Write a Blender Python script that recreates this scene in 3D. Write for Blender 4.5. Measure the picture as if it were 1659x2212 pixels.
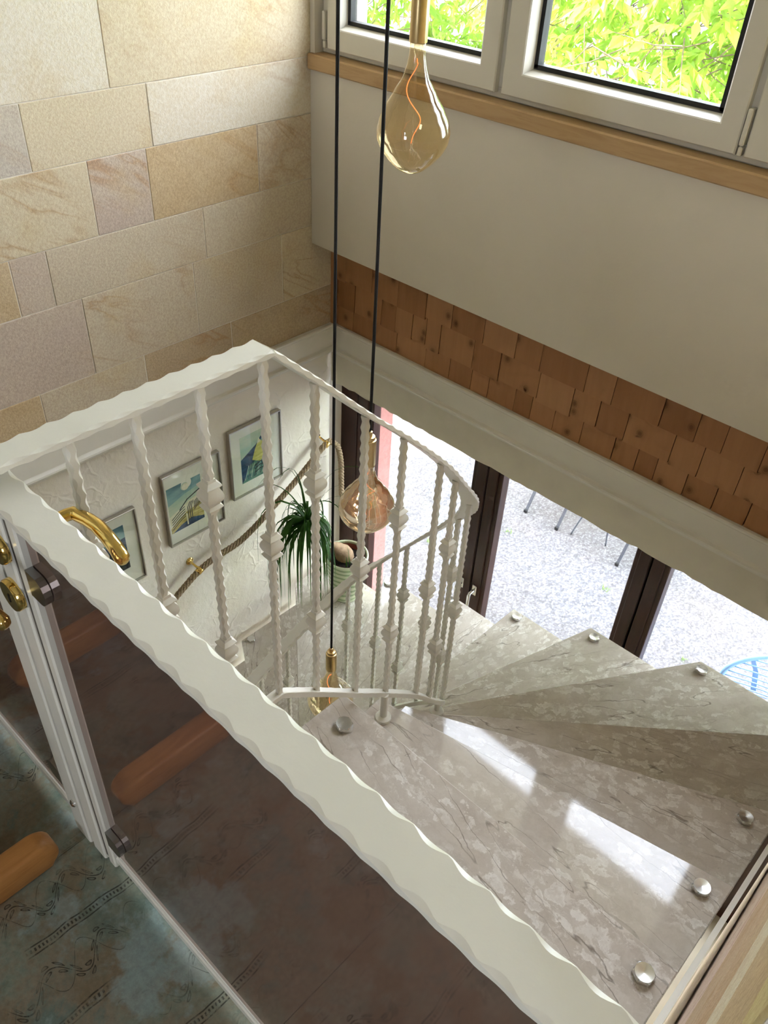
import bpy, math, random
from mathutils import Vector, Matrix

random.seed(7)
scene = bpy.context.scene
COL = scene.collection
for o in list(bpy.data.objects):
    bpy.data.objects.remove(o)

# ------------------------------------------------------------------ camera
cam_d = bpy.data.cameras.new('camera')
cam = bpy.data.objects.new('camera', cam_d)
COL.objects.link(cam)
CAM_R = ((0.72460345, 0.68760006, 0.04643282),
         (0.46169628, -0.43431314, -0.77343949),
         (-0.51165065, 0.58187478, -0.63216718))     # rows: right, down, forward
r_, d_, f_ = (Vector(v) for v in CAM_R)
mw = Matrix.Identity(4)
for i in range(3):
    mw[i][0] = r_[i]; mw[i][1] = -d_[i]; mw[i][2] = -f_[i]
mw[2][3] = 1.64
cam.matrix_world = mw
cam_d.sensor_fit = 'VERTICAL'
cam_d.sensor_height = 24.0
cam_d.lens = 24.0 * 1820.64 / 2212.0
cam_d.clip_start = 0.01
cam_d.clip_end = 200
scene.camera = cam

# ------------------------------------------------------------------ world, sun, exposure
w = bpy.data.worlds.new('sky')
scene.world = w
w.use_nodes = True
bg = w.node_tree.nodes['Background']
bg.inputs['Color'].default_value = (0.82, 0.87, 1.0, 1)
bg.inputs['Strength'].default_value = 10.0
sun_d = bpy.data.lights.new('sun', 'SUN')
sun_d.energy = 16.0
sun_d.angle = math.radians(0.6)
sun_d.color = (1.0, 0.95, 0.85)
sun = bpy.data.objects.new('sun', sun_d)
COL.objects.link(sun)
sun.rotation_euler = Vector((0.68, 0.73, -1.19)).to_track_quat('-Z', 'Y').to_euler()


def portal(name, loc, rot, sx, sy):
    l = bpy.data.lights.new(name, 'AREA')
    l.shape = 'RECTANGLE'; l.size = sx; l.size_y = sy
    l.cycles.is_portal = True
    o = bpy.data.objects.new(name, l)
    COL.objects.link(o)
    o.location = loc; o.rotation_euler = rot
    return o


H_PI = math.pi / 2
portal('portal_window', (-1.3, 2.60, 1.65), (-H_PI, 0, 0), 2.6, 1.5)
portal('portal_door', (-1.3, 2.84, -1.55), (-H_PI, 0, 0), 2.6, 2.1)
portal('portal_side', (2.28, -1.0, 1.6), (0, H_PI, 0), 0.9, 0.6)
portal('portal_back', (-0.4, -3.08, 1.6), (H_PI, 0, 0), 0.6, 0.9)

vs = scene.view_settings
vs.view_transform = 'Standard'
vs.look = 'None'
vs.exposure = 0.95
vs.gamma = 1.0
vs.use_curve_mapping = False
cy = scene.cycles
cy.use_denoising = True
cy.use_light_tree = False
cy.use_adaptive_sampling = True
cy.adaptive_threshold = 0.07
cy.adaptive_min_samples = 16
cy.max_bounces = 6
cy.diffuse_bounces = 3
cy.glossy_bounces = 3
cy.transparent_max_bounces = 10
cy.caustics_reflective = False
cy.caustics_refractive = False
cy.sample_clamp_indirect = 6.0


# ------------------------------------------------------------------ materials
def lin(*c):
    return tuple((x / 255 / 12.92) if x / 255 <= 0.04045 else ((x / 255 + 0.055) / 1.055) ** 2.4 for x in c) + (1,)


class NT:
    def __init__(s, name):
        s.m = bpy.data.materials.new(name)
        s.m.use_nodes = True
        s.t = s.m.node_tree
        s.b = s.t.nodes['Principled BSDF']

    def n(s, typ, ins=None, **pr):
        nd = s.t.nodes.new('ShaderNode' + typ)
        for k, v in pr.items():
            setattr(nd, k, v)
        for k, v in (ins or {}).items():
            s.set(nd, k, v)
        return nd

    def set(s, nd, k, v):
        sock = nd.inputs[k]
        if hasattr(v, 'is_output') or isinstance(v, bpy.types.NodeSocket):
            s.t.links.new(v, sock)
        elif isinstance(v, bpy.types.Node):
            s.t.links.new(v.outputs[0], sock)
        else:
            sock.default_value = v

    def ramp(s, fac, stops, interp='LINEAR'):
        nd = s.n('ValToRGB', {'Fac': fac})
        cr = nd.color_ramp
        cr.interpolation = interp
        while len(cr.elements) < len(stops):
            cr.elements.new(0.5)
        for e, (p, c) in zip(cr.elements, stops):
            e.position = p
            e.color = c if hasattr(c, '__len__') else (c, c, c, 1)
        return nd.outputs[0]

    def mix(s, fac, a, b, blend='MIX'):
        nd = s.n('Mix', data_type='RGBA', blend_type=blend)
        s.set(nd, 0, fac); s.set(nd, 6, a); s.set(nd, 7, b)
        return nd.outputs[2]

    def math(s, op, a, b=0.0):
        nd = s.n('Math', operation=op)
        s.set(nd, 0, a); s.set(nd, 1, b)
        return nd.outputs[0]

    def coord(s, kind='Object', scale=(1, 1, 1), rot=(0, 0, 0), offset=None):
        tc = s.n('TexCoord')
        mp = s.n('Mapping', {'Vector': tc.outputs[kind], 'Scale': scale, 'Rotation': rot})
        v = mp.outputs[0]
        if offset:
            oi = s.n('ObjectInfo')
            vm = s.n('VectorMath', {0: v}, operation='ADD')
            sc = s.n('VectorMath', {0: oi.outputs['Location']}, operation='SCALE')
            sc.inputs['Scale'].default_value = offset
            rn = s.n('VectorMath', {0: sc.outputs[0]}, operation='ADD')
            mr = s.math('MULTIPLY', oi.outputs['Random'], 37.0)
            s.t.links.new(mr, rn.inputs[1])
            s.t.links.new(rn.outputs[0], vm.inputs[1])
            v = vm.outputs[0]
        return v

    def noise(s, vec, scale, detail=3, rough=0.5, dist=0.0):
        return s.n('TexNoise', {'Vector': vec, 'Scale': scale, 'Detail': detail, 'Roughness': rough,
                                'Distortion': dist}).outputs[0]

    def bump(s, h, strength=0.3, dist=0.01):
        nd = s.n('Bump', {'Height': h, 'Strength': strength, 'Distance': dist})
        s.t.links.new(nd.outputs[0], s.b.inputs['Normal'])

    def out(s, col=None, rough=None, metal=None, spec=None):
        if col is not None: s.set(s.b, 'Base Color', col)
        if rough is not None: s.set(s.b, 'Roughness', rough)
        if metal is not None: s.set(s.b, 'Metallic', metal)
        if spec is not None: s.set(s.b, 'Specular IOR Level', spec)
        return s.m


def simple(name, col, rough=0.5, metal=0.0, spec=0.5, var=0.06, scale=30.0, bump=0.0, bscale=60.0):
    s = NT(name)
    v = s.coord()
    n = s.noise(v, scale)
    dark = tuple(c * (1 - var) for c in col[:3]) + (1,)
    lite = tuple(min(1, c * (1 + var)) for c in col[:3]) + (1,)
    c = s.ramp(n, [(0.3, dark), (0.7, lite)])
    if bump:
        s.bump(s.noise(v, bscale, 4), bump, 0.004)
    return s.out(c, rough, metal, spec)


def m_marble():
    s = NT('marble')
    v = s.coord('Object', (1, 1, 1), (0, 0, 0.12), 1.7)
    warp = s.n('TexNoise', {'Vector': v, 'Scale': 15.0, 'Detail': 6.0, 'Roughness': 0.66}).outputs['Color']
    wv = s.n('VectorMath', {0: warp, 1: (-0.5, -0.5, -0.5)}, operation='ADD')
    ws = s.n('VectorMath', {0: wv.outputs[0]}, operation='SCALE'); ws.inputs['Scale'].default_value = 0.10
    vd = s.n('VectorMath', {0: v, 1: ws.outputs[0]}, operation='ADD').outputs[0]
    st = s.n('Mapping', {'Vector': vd, 'Scale': (0.5, 1.2, 1)}).outputs[0]
    base = s.ramp(s.noise(st, 20, 6, 0.65), [(0.3, lin(188, 177, 164)), (0.5, lin(202, 192, 180)), (0.7, lin(212, 203, 192))])
    # pale fossil clouds with broken outlines
    vo = s.n('TexVoronoi', {'Vector': st, 'Scale': 34.0}, feature='F1')
    pick = s.ramp(s.n('SeparateColor', {0: vo.outputs['Color']}).outputs[0], [(0.40, 0.0), (0.46, 1.0)])
    cl = s.ramp(vo.outputs['Distance'], [(0.0, 0.55), (0.26, 0.75), (0.33, 1.0), (0.40, 0.9), (0.46, 0.0)])
    pm = s.ramp(s.noise(st, 6.0, 3), [(0.36, 0.0), (0.52, 1.0)])
    grain = s.ramp(s.noise(st, 70, 4, 0.7), [(0.36, 0.35), (0.6, 1.0)])
    cl = s.math('MULTIPLY', s.math('MULTIPLY', s.math('MULTIPLY', cl, pick), pm), grain)
    c = s.mix(s.math('MULTIPLY', cl, 0.85), base, lin(240, 236, 229))
    bl = s.ramp(s.noise(st, 34, 5, 0.65), [(0.53, 0.0), (0.62, 0.5)])
    c = s.mix(s.math('MULTIPLY', bl, pm), c, lin(238, 233, 225))
    # dark stylolite veins, long and wavy along the slab
    w2 = s.n('VectorMath', {0: s.n('TexNoise', {'Vector': v, 'Scale': 26.0, 'Detail': 3.0}).outputs['Color'], 1: (0.02, 0.02, 0.0)}, operation='MULTIPLY').outputs[0]
    vd2 = s.n('VectorMath', {0: v, 1: w2}, operation='ADD').outputs[0]
    vn = s.n('Mapping', {'Vector': s.n('Mapping', {'Vector': vd2, 'Rotation': (0, 0, 0.14)}).outputs[0], 'Scale': (0.15, 1.0, 1)}).outputs[0]
    vw = s.noise(vn, 17.0, 2, 0.4, 0.0)
    line = s.ramp(s.math('ABSOLUTE', s.math('SUBTRACT', vw, 0.5)), [(0.0, 1.0), (0.003, 0.75), (0.0075, 0.0)])
    vmask = s.ramp(s.noise(st, 10.0, 3), [(0.40, 0.1), (0.54, 1.0)])
    c = s.mix(s.math('MULTIPLY', s.math('MULTIPLY', line, vmask), 0.72), c, lin(108, 94, 80))
    sp = s.ramp(s.noise(st, 60, 3), [(0.72, 0.0), (0.75, 1.0)])
    c = s.mix(s.math('MULTIPLY', sp, 0.4), c, lin(128, 112, 96))
    return s.out(c, 0.055, 0.0, 0.5)


def m_stone():
    s = NT('sandstone')
    oi = s.n('ObjectInfo')
    v = s.coord('Object', (1, 1, 1), (0.45, 0, 0), 0.9)
    base = oi.outputs['Color']
    big = s.noise(v, 2.2, 4, 0.55, 0.8)
    c = s.mix(s.ramp(big, [(0.35, 0.0), (0.7, 0.5)]), base, lin(216, 200, 170))
    band = s.noise(s.n('Mapping', {'Vector': v, 'Scale': (1, 0.5, 2.2)}).outputs[0], 2.6, 3, 0.5, 1.6)
    iron = s.ramp(s.math('ABSOLUTE', s.math('SUBTRACT', band, 0.5)), [(0.0, 1.0), (0.018, 0.5), (0.05, 0.0)])
    im = s.ramp(s.noise(v, 1.9, 2), [(0.5, 0.0), (0.66, 1.0)])
    c = s.mix(s.math('MULTIPLY', s.math('MULTIPLY', iron, im), 0.5), c, lin(170, 122, 66))
    ye = s.ramp(s.noise(v, 3.1, 5, 0.6), [(0.55, 0.0), (0.72, 0.5)])
    c = s.mix(ye, c, lin(206, 182, 136))
    fine = s.noise(v, 130, 3)
    c = s.mix(0.22, c, s.ramp(fine, [(0.35, 0.25), (0.65, 0.8)]), 'OVERLAY')
    s.bump(s.math('ADD', s.noise(v, 85, 4, 0.6), s.math('MULTIPLY', s.noise(v, 260, 2), 0.4)), 0.35, 0.006)
    return s.out(c, 0.85, 0.0, 0.25)


def m_plaster_rough():
    s = NT('trowelled_plaster')
    v = s.coord()
    wn = s.n('TexNoise', {'Vector': v, 'Scale': 6.0, 'Detail': 2.0}).outputs['Color']
    vv = s.n('VectorMath', {0: v, 1: s.n('VectorMath', {0: wn, 1: (0.22, 0.22, 0.22)}, operation='MULTIPLY').outputs[0]},
             operation='ADD').outputs[0]
    vor = s.n('TexVoronoi', {'Vector': vv, 'Scale': 9.0}, feature='DISTANCE_TO_EDGE').outputs[0]
    ridge = s.ramp(vor, [(0.0, 1.0), (0.03, 0.7), (0.10, 0.0)])
    rm = s.ramp(s.noise(v, 7, 2), [(0.50, 0.0), (0.62, 1.0)])
    sl = s.n('TexVoronoi', {'Vector': vv, 'Scale': 5.0}, feature='F1').outputs[0]
    h = s.math('ADD', s.math('MULTIPLY', ridge, rm), s.math('MULTIPLY', s.noise(v, 34, 4, 0.6), 0.75))
    h = s.math('ADD', h, s.math('MULTIPLY', sl, 0.9))
    s.bump(h, 0.30, 0.010)
    c = s.ramp(s.noise(v, 4, 3), [(0.3, lin(232, 222, 204)), (0.7, lin(240, 233, 220))])
    return s.out(c, 0.75, 0, 0.3)


def m_wood(name, c1, c2, knots=True, axis_scale=(9, 9, 1.2), rough=0.6, kscale=5.0):
    s = NT(name)
    v = s.coord('Object', (1, 1, 1), (0, 0, 0), 3.1)
    st = s.n('Mapping', {'Vector': v, 'Scale': axis_scale}).outputs[0]
    g = s.noise(st, 5.0, 5, 0.6, 0.5)
    c = s.ramp(g, [(0.25, c1), (0.55, c2), (0.8, c1)])
    if knots:
        k = s.n('TexVoronoi', {'Vector': s.n('Mapping', {'Vector': v, 'Scale': (1, 0.15, 0.8)}).outputs[0], 'Scale': kscale},
                feature='F1')
        d = k.outputs['Distance']
        mask = s.ramp(k.outputs['Color'], [(0.42, 0.0), (0.46, 1.0)])
        km = s.ramp(d, [(0.0, 1.0), (0.07, 0.95), (0.095, 0.3), (0.2, 0.0)])
        c = s.mix(s.math('MULTIPLY', s.math('MULTIPLY', km, mask), 0.75), c, lin(74, 42, 20))
    s.bump(g, 0.15, 0.003)
    return s.out(c, rough, 0, 0.35)


def m_shingle():
    s = NT('cedar_shingle')
    oi = s.n('ObjectInfo')
    v = s.coord('Object', (1, 1, 1), (0, 0.06, 0), 3.1)
    st = s.n('Mapping', {'Vector': v, 'Scale': (6, 1, 0.7)}).outputs[0]
    g = s.noise(st, 7.0, 4, 0.55, 0.4)
    c = s.ramp(g, [(0.25, lin(168, 118, 78)), (0.75, lin(188, 138, 96))])
    tone = s.ramp(oi.outputs['Random'], [(0.0, lin(150, 100, 64)), (0.5, lin(180, 130, 88)), (1.0, lin(198, 150, 106))])
    c = s.mix(0.5, c, tone)
    sx = s.n('SeparateXYZ', {0: v})
    k = s.n('TexVoronoi', {'Vector': s.n('CombineXYZ', {0: sx.outputs[0], 1: s.math('MULTIPLY', sx.outputs[2], 0.85)}).outputs[0], 'Scale': 8.0}, feature='F1', voronoi_dimensions='2D')
    d = k.outputs['Distance']
    mask = s.ramp(s.n('SeparateColor', {0: k.outputs['Color']}).outputs[0], [(0.48, 0.0), (0.50, 1.0)])
    km = s.ramp(d, [(0.0, 1.0), (0.055, 0.9), (0.075, 0.45), (0.095, 0.7), (0.115, 0.25), (0.26, 0.0)])
    c = s.mix(s.math('MULTIPLY', s.math('MULTIPLY', km, mask), 0.7), c, lin(88, 52, 26))
    s.bump(g, 0.1, 0.002)
    return s.out(c, 0.62, 0, 0.3)


def m_floor():
    s = NT('vintage_vinyl')
    v = s.coord('Object')
    a = s.noise(v, 3.1, 8, 0.72, 0.3)
    c = s.ramp(a, [(0.30, lin(66, 82, 76)), (0.42, lin(104, 120, 108)), (0.5, lin(132, 138, 122)), (0.57, lin(140, 130, 110)), (0.64, lin(112, 128, 118)), (0.74, lin(156, 172, 164))])
    b = s.noise(v, 4.6, 6, 0.65)
    c = s.mix(s.ramp(b, [(0.52, 0.0), (0.58, 0.75)]), c, lin(126, 108, 82))
    e = s.noise(s.n('Mapping', {'Vector': v, 'Location': (3, 8, 1)}).outputs[0], 5.4, 6, 0.65)
    c = s.mix(s.ramp(e, [(0.56, 0.0), (0.62, 0.6)]), c, lin(150, 170, 168))
    c = s.mix(0.28, c, s.ramp(s.noise(v, 90, 4, 0.7), [(0.3, 0.2), (0.7, 0.8)]), 'OVERLAY')
    # printed ornament: dotted borders, vines and leaves that fade in and out
    wn = s.n('TexNoise', {'Vector': v, 'Scale': 9.0, 'Detail': 2.0}).outputs['Color']
    rv = s.n('VectorMath', {0: s.n('Mapping', {'Vector': v, 'Rotation': (0, 0, 0.05)}).outputs[0],
                            1: s.n('VectorMath', {0: wn, 1: (0.022, 0.022, 0.0)}, operation='MULTIPLY').outputs[0]}, operation='ADD').outputs[0]
    xyz = s.n('SeparateXYZ', {0: rv})
    X, Y = xyz.outputs[0], xyz.outputs[1]
    wv = s.math('MULTIPLY', s.math('FRACT', s.math('DIVIDE', X, 0.15)), 0.15)

    def band(val, c0, hw, soft=0.0006):
        return s.ramp(s.math('MULTIPLY', s.math('ABSOLUTE', s.math('SUBTRACT', val, c0)), 100.0), [(0.0, 1.0), (hw * 100, 1.0), ((hw + soft) * 100, 0.0)])

    def mx(*a):
        r = a[0]
        for q in a[1:]: r = s.math('MAXIMUM', r, q)
        return r
    dots = s.math('MULTIPLY', band(wv, 0.016, 0.0028), s.ramp(s.math('FRACT', s.math('DIVIDE', Y, 0.0075)), [(0.4, 1.0), (0.5, 0.0)]))
    ang = s.math('MULTIPLY', Y, 2 * math.pi / 0.105)
    w0 = s.math('ADD', s.math('MULTIPLY', s.math('SINE', ang), 0.026), 0.090)
    vine = band(s.math('SUBTRACT', wv, w0), 0.0, 0.0011)
    w1 = s.math('ADD', s.math('MULTIPLY', s.math('SINE', s.math('ADD', ang, 2.4)), 0.036), 0.086)
    vine2 = band(s.math('SUBTRACT', wv, w1), 0.0, 0.0007)
    fy = s.math('SUBTRACT', s.math('MULTIPLY', s.math('FRACT', s.math('DIVIDE', Y, 0.021)), 0.021), 0.0105)

    def leaf(off, sl):
        dw = s.math('SUBTRACT', s.math('SUBTRACT', wv, w0), off)
        a1 = s.math('DIVIDE', s.math('ADD', dw, s.math('MULTIPLY', fy, sl)), 0.0042)
        b1 = s.math('DIVIDE', s.math('SUBTRACT', fy, s.math('MULTIPLY', dw, sl)), 0.0090)
        rr = s.math('ADD', s.math('MULTIPLY', a1, a1), s.math('MULTIPLY', b1, b1))
        return s.ramp(rr, [(0.0, 0.25), (0.30, 0.35), (0.42, 1.0), (0.92, 1.0), (1.0, 0.0)])
    orn = mx(band(wv, 0.0085, 0.0010), band(wv, 0.0245, 0.0010), dots, vine, s.math('MULTIPLY', vine2, 0.8), leaf(0.0095, 0.55), leaf(-0.0095, -0.55))
    om = s.ramp(s.noise(s.n('Mapping', {'Vector': v, 'Location': (0.35, 0.2, 0)}).outputs[0], 4.6, 3, 0.55), [(0.485, 0.0), (0.56, 1.0)])
    om = s.math('MULTIPLY', om, s.ramp(s.noise(v, 55, 4, 0.7), [(0.36, 0.15), (0.5, 1.0)]))
    c = s.mix(s.math('MULTIPLY', om, 0.25), c, lin(120, 108, 84))
    c = s.mix(s.math('MULTIPLY', s.math('MULTIPLY', orn, om), 0.85), c, lin(36, 32, 24))
    s.bump(s.noise(v, 120, 3), 0.08, 0.002)
    return s.out(c, 0.42, 0, 0.4)


def m_gravel():
    s = NT('gravel')
    v = s.coord('Object')
    vo = s.n('TexVoronoi', {'Vector': v, 'Scale': 75.0}, feature='F1')
    c = s.ramp(vo.outputs['Color'], [(0.1, lin(72, 72, 76)), (0.5, lin(98, 97, 100)), (0.9, lin(124, 123, 125))])
    c = s.mix(s.ramp(s.noise(v, 1.3, 5, 0.6), [(0.35, 0.0), (0.7, 0.45)]), c, lin(98, 88, 80))
    c = s.mix(s.math('MULTIPLY', s.ramp(vo.outputs['Distance'], [(0.35, 0.0), (0.8, 1.0)]), 0.45), c, lin(52, 50, 50))
    s.bump(vo.outputs['Distance'], -0.5, 0.012)
    return s.out(c, 0.9, 0, 0.2)


def m_leaf(name, c1, c2, trans=0.45):
    s = NT(name)
    v = s.coord('Object')
    c = s.ramp(s.noise(v, 2.4, 3), [(0.3, c1), (0.7, c2)])
    s.out(c, 0.45, 0, 0.4)
    tr = s.n('BsdfTranslucent', {'Color': c})
    mx = s.n('MixShader', {0: trans, 1: s.b.outputs[0], 2: tr.outputs[0]})
    s.t.links.new(mx.outputs[0], s.t.nodes['Material Output'].inputs[0])
    return s.m


def m_thin_glass(name, tint, gloss=(1, 1, 1, 1), base=0.04, edge=0.9, rough=0.01, ior=1.5):
    s = NT(name)
    v = s.coord('Object')
    lw = s.n('LayerWeight', {'Blend': 0.5})
    fr = s.math('ADD', s.math('MULTIPLY', s.math('POWER', lw.outputs['Facing'], 5.0), 0.96), 0.04)
    fac = s.math('MINIMUM', s.math('ADD', s.math('MULTIPLY', fr, edge), base), 1.0)
    tr = s.n('BsdfTransparent', {'Color': s.ramp(s.noise(v, 8, 1), [(0.2, tint), (0.8, tuple(min(1, c * 1.03) for c in tint[:3]) + (1,))])})
    gl = s.n('BsdfGlossy', {'Color': gloss, 'Roughness': rough})
    mx = s.n('MixShader', {0: fac, 1: tr.outputs[0], 2: gl.outputs[0]})
    s.t.links.new(mx.outputs[0], s.t.nodes['Material Output'].inputs[0])
    return s.m


def m_emit(name, col, st):
    s = NT(name)
    s.set(s.b, 'Emission Color', col)
    s.set(s.b, 'Emission Strength', st)
    v = s.coord()
    return s.out(s.ramp(s.noise(v, 20), [(0.3, col), (0.7, col)]), 0.4)


def m_rope():
    s = NT('hemp_rope')
    v = s.coord('Object')
    c = s.ramp(s.noise(v, 160, 4, 0.7), [(0.3, lin(120, 98, 72)), (0.7, lin(196, 176, 146))])
    s.bump(s.noise(v, 300, 3), 0.5, 0.003)
    return s.out(c, 0.95, 0, 0.1)


def m_smoked():
    s = NT('smoked_panel')
    v = s.coord('Object')
    c = s.ramp(s.noise(v, 3, 4), [(0.3, (0.36, 0.235, 0.19, 1)), (0.7, (0.44, 0.29, 0.235, 1))])
    r = s.ramp(s.noise(v, 9, 5), [(0.4, 0.025), (0.8, 0.09)])
    return s.out(c, r, 0.72)


MAT = {}
MAT['marble'] = m_marble()
MAT['stone'] = m_stone()
MAT['mortar'] = simple('mortar', lin(228, 220, 205), 0.9, bump=0.3)
MAT['plaster'] = m_plaster_rough()
MAT['drywall'] = simple('painted_drywall', lin(224, 216, 199), 0.8, spec=0.25, var=0.015, scale=5, bump=0.22, bscale=95)
MAT['white_trim'] = simple('white_trim', lin(230, 225, 211), 0.55, var=0.02, scale=7, bump=0.12, bscale=30)
MAT['rough_trim'] = simple('rough_white_render', lin(224, 216, 196), 0.8, var=0.04, scale=9, bump=0.5, bscale=45)
MAT['shingle'] = m_shingle()
MAT['sill'] = m_wood('beech_sill', lin(178, 144, 100), lin(194, 162, 118), False, (1.0, 9, 9), 0.5)
MAT['beech'] = m_wood('beech', lin(170, 112, 56), lin(196, 138, 78), False, (9, 1.0, 9), 0.35)
MAT['darkwood'] = m_wood('dark_brown_wood', lin(40, 20, 13), lin(58, 30, 20), False, (9, 9, 0.8), 0.38)
MAT['pvc'] = simple('white_pvc', lin(222, 217, 202), 0.35, var=0.01, scale=4)
MAT['gasket'] = simple('black_gasket', lin(14, 14, 15), 0.6)
MAT['white_metal'] = simple('white_painted_iron', lin(238, 235, 222), 0.3, spec=0.5, var=0.025, scale=14, bump=0.14, bscale=38)
MAT['steel'] = simple('brushed_steel', (0.70, 0.70, 0.68, 1), 0.2, 1.0, var=0.02, scale=30)
MAT['darksteel'] = simple('satin_steel', (0.34, 0.34, 0.33, 1), 0.3, 1.0, var=0.1, scale=30)
MAT['brass'] = simple('polished_brass', (0.83, 0.60, 0.20, 1), 0.12, 1.0, var=0.05, scale=20)
MAT['satin_brass'] = simple('satin_brass', (0.66, 0.50, 0.26, 1), 0.28, 1.0, var=0.05, scale=80)
MAT['black'] = simple('black_textile', lin(8, 8, 9), 0.7, var=0.2, scale=300)
MAT['rope'] = m_rope()
MAT['smoked'] = m_smoked()
MAT['floor'] = m_floor()
MAT['gravel'] = m_gravel()
MAT['pane'] = m_thin_glass('window_glass', (0.96, 0.98, 0.97, 1), base=0.0, edge=0.8)
MAT['amber'] = m_thin_glass('amber_glass', (0.91, 0.82, 0.64, 1), (1, 0.97, 0.9, 1), base=0.045, edge=1.0)
MAT['gold_glass'] = m_thin_glass('gold_mirror_glass', (0.93, 0.80, 0.66, 1), (1.0, 0.90, 0.72, 1), base=0.58, edge=0.9)
MAT['clear'] = m_thin_glass('clear_glass', (0.97, 0.97, 0.95, 1), base=0.06, edge=1.0)
MAT['filament'] = m_emit('glowing_filament', (1.0, 0.26, 0.08, 1), 0.9)
MAT['pic_frame'] = simple('pewter_frame', (0.50, 0.47, 0.42, 1), 0.3, 1.0, var=0.05)
MAT['mat_board'] = simple('cream_mat_board', lin(232, 226, 208), 0.8, var=0.01)
MAT['terracotta'] = simple('terracotta', lin(120, 58, 44), 0.8, var=0.1)
MAT['soil'] = simple('soil', lin(34, 24, 18), 0.95, var=0.4, scale=80, bump=0.8, bscale=90)
MAT['bark'] = simple('caudex_bark', lin(160, 132, 104), 0.85, var=0.25, scale=40, bump=0.6, bscale=50)
MAT['palm'] = m_leaf('palm_leaf', lin(34, 78, 22), lin(74, 120, 40), 0.2)
MAT['leaf_a'] = m_leaf('leaf_green', lin(100, 142, 36), lin(160, 184, 64), 0.5)
MAT['leaf_b'] = m_leaf('leaf_pale', lin(150, 184, 70), lin(186, 208, 96), 0.5)
MAT['trunk'] = simple('tree_bark', lin(98, 82, 64), 0.9, var=0.3, scale=20, bump=0.6)
MAT['pink'] = simple('pink_sandstone', lin(182, 122, 116), 0.85, var=0.12, scale=60, bump=0.3)
MAT['render'] = simple('house_render', lin(236, 230, 216), 0.85, var=0.03)
MAT['blue_metal'] = simple('pale_blue_metal', lin(120, 156, 196), 0.35, var=0.05)
MAT['grey_metal'] = simple('grey_metal', lin(66, 69, 76), 0.45, var=0.08)
MAT['grass'] = m_leaf('grass_blade', lin(92, 140, 52), lin(140, 176, 80), 0.3)
MAT['gap_shade'] = simple('brown_grey_gap_shade', lin(96, 90, 78), 0.7)  # dark colour standing in for shade in the gate's gaps
MAT['roof'] = simple('roof_board', lin(200, 190, 172), 0.8)
MAT['tile'] = simple('hall_tile', lin(190, 176, 152), 0.4, var=0.08, scale=6)


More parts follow.
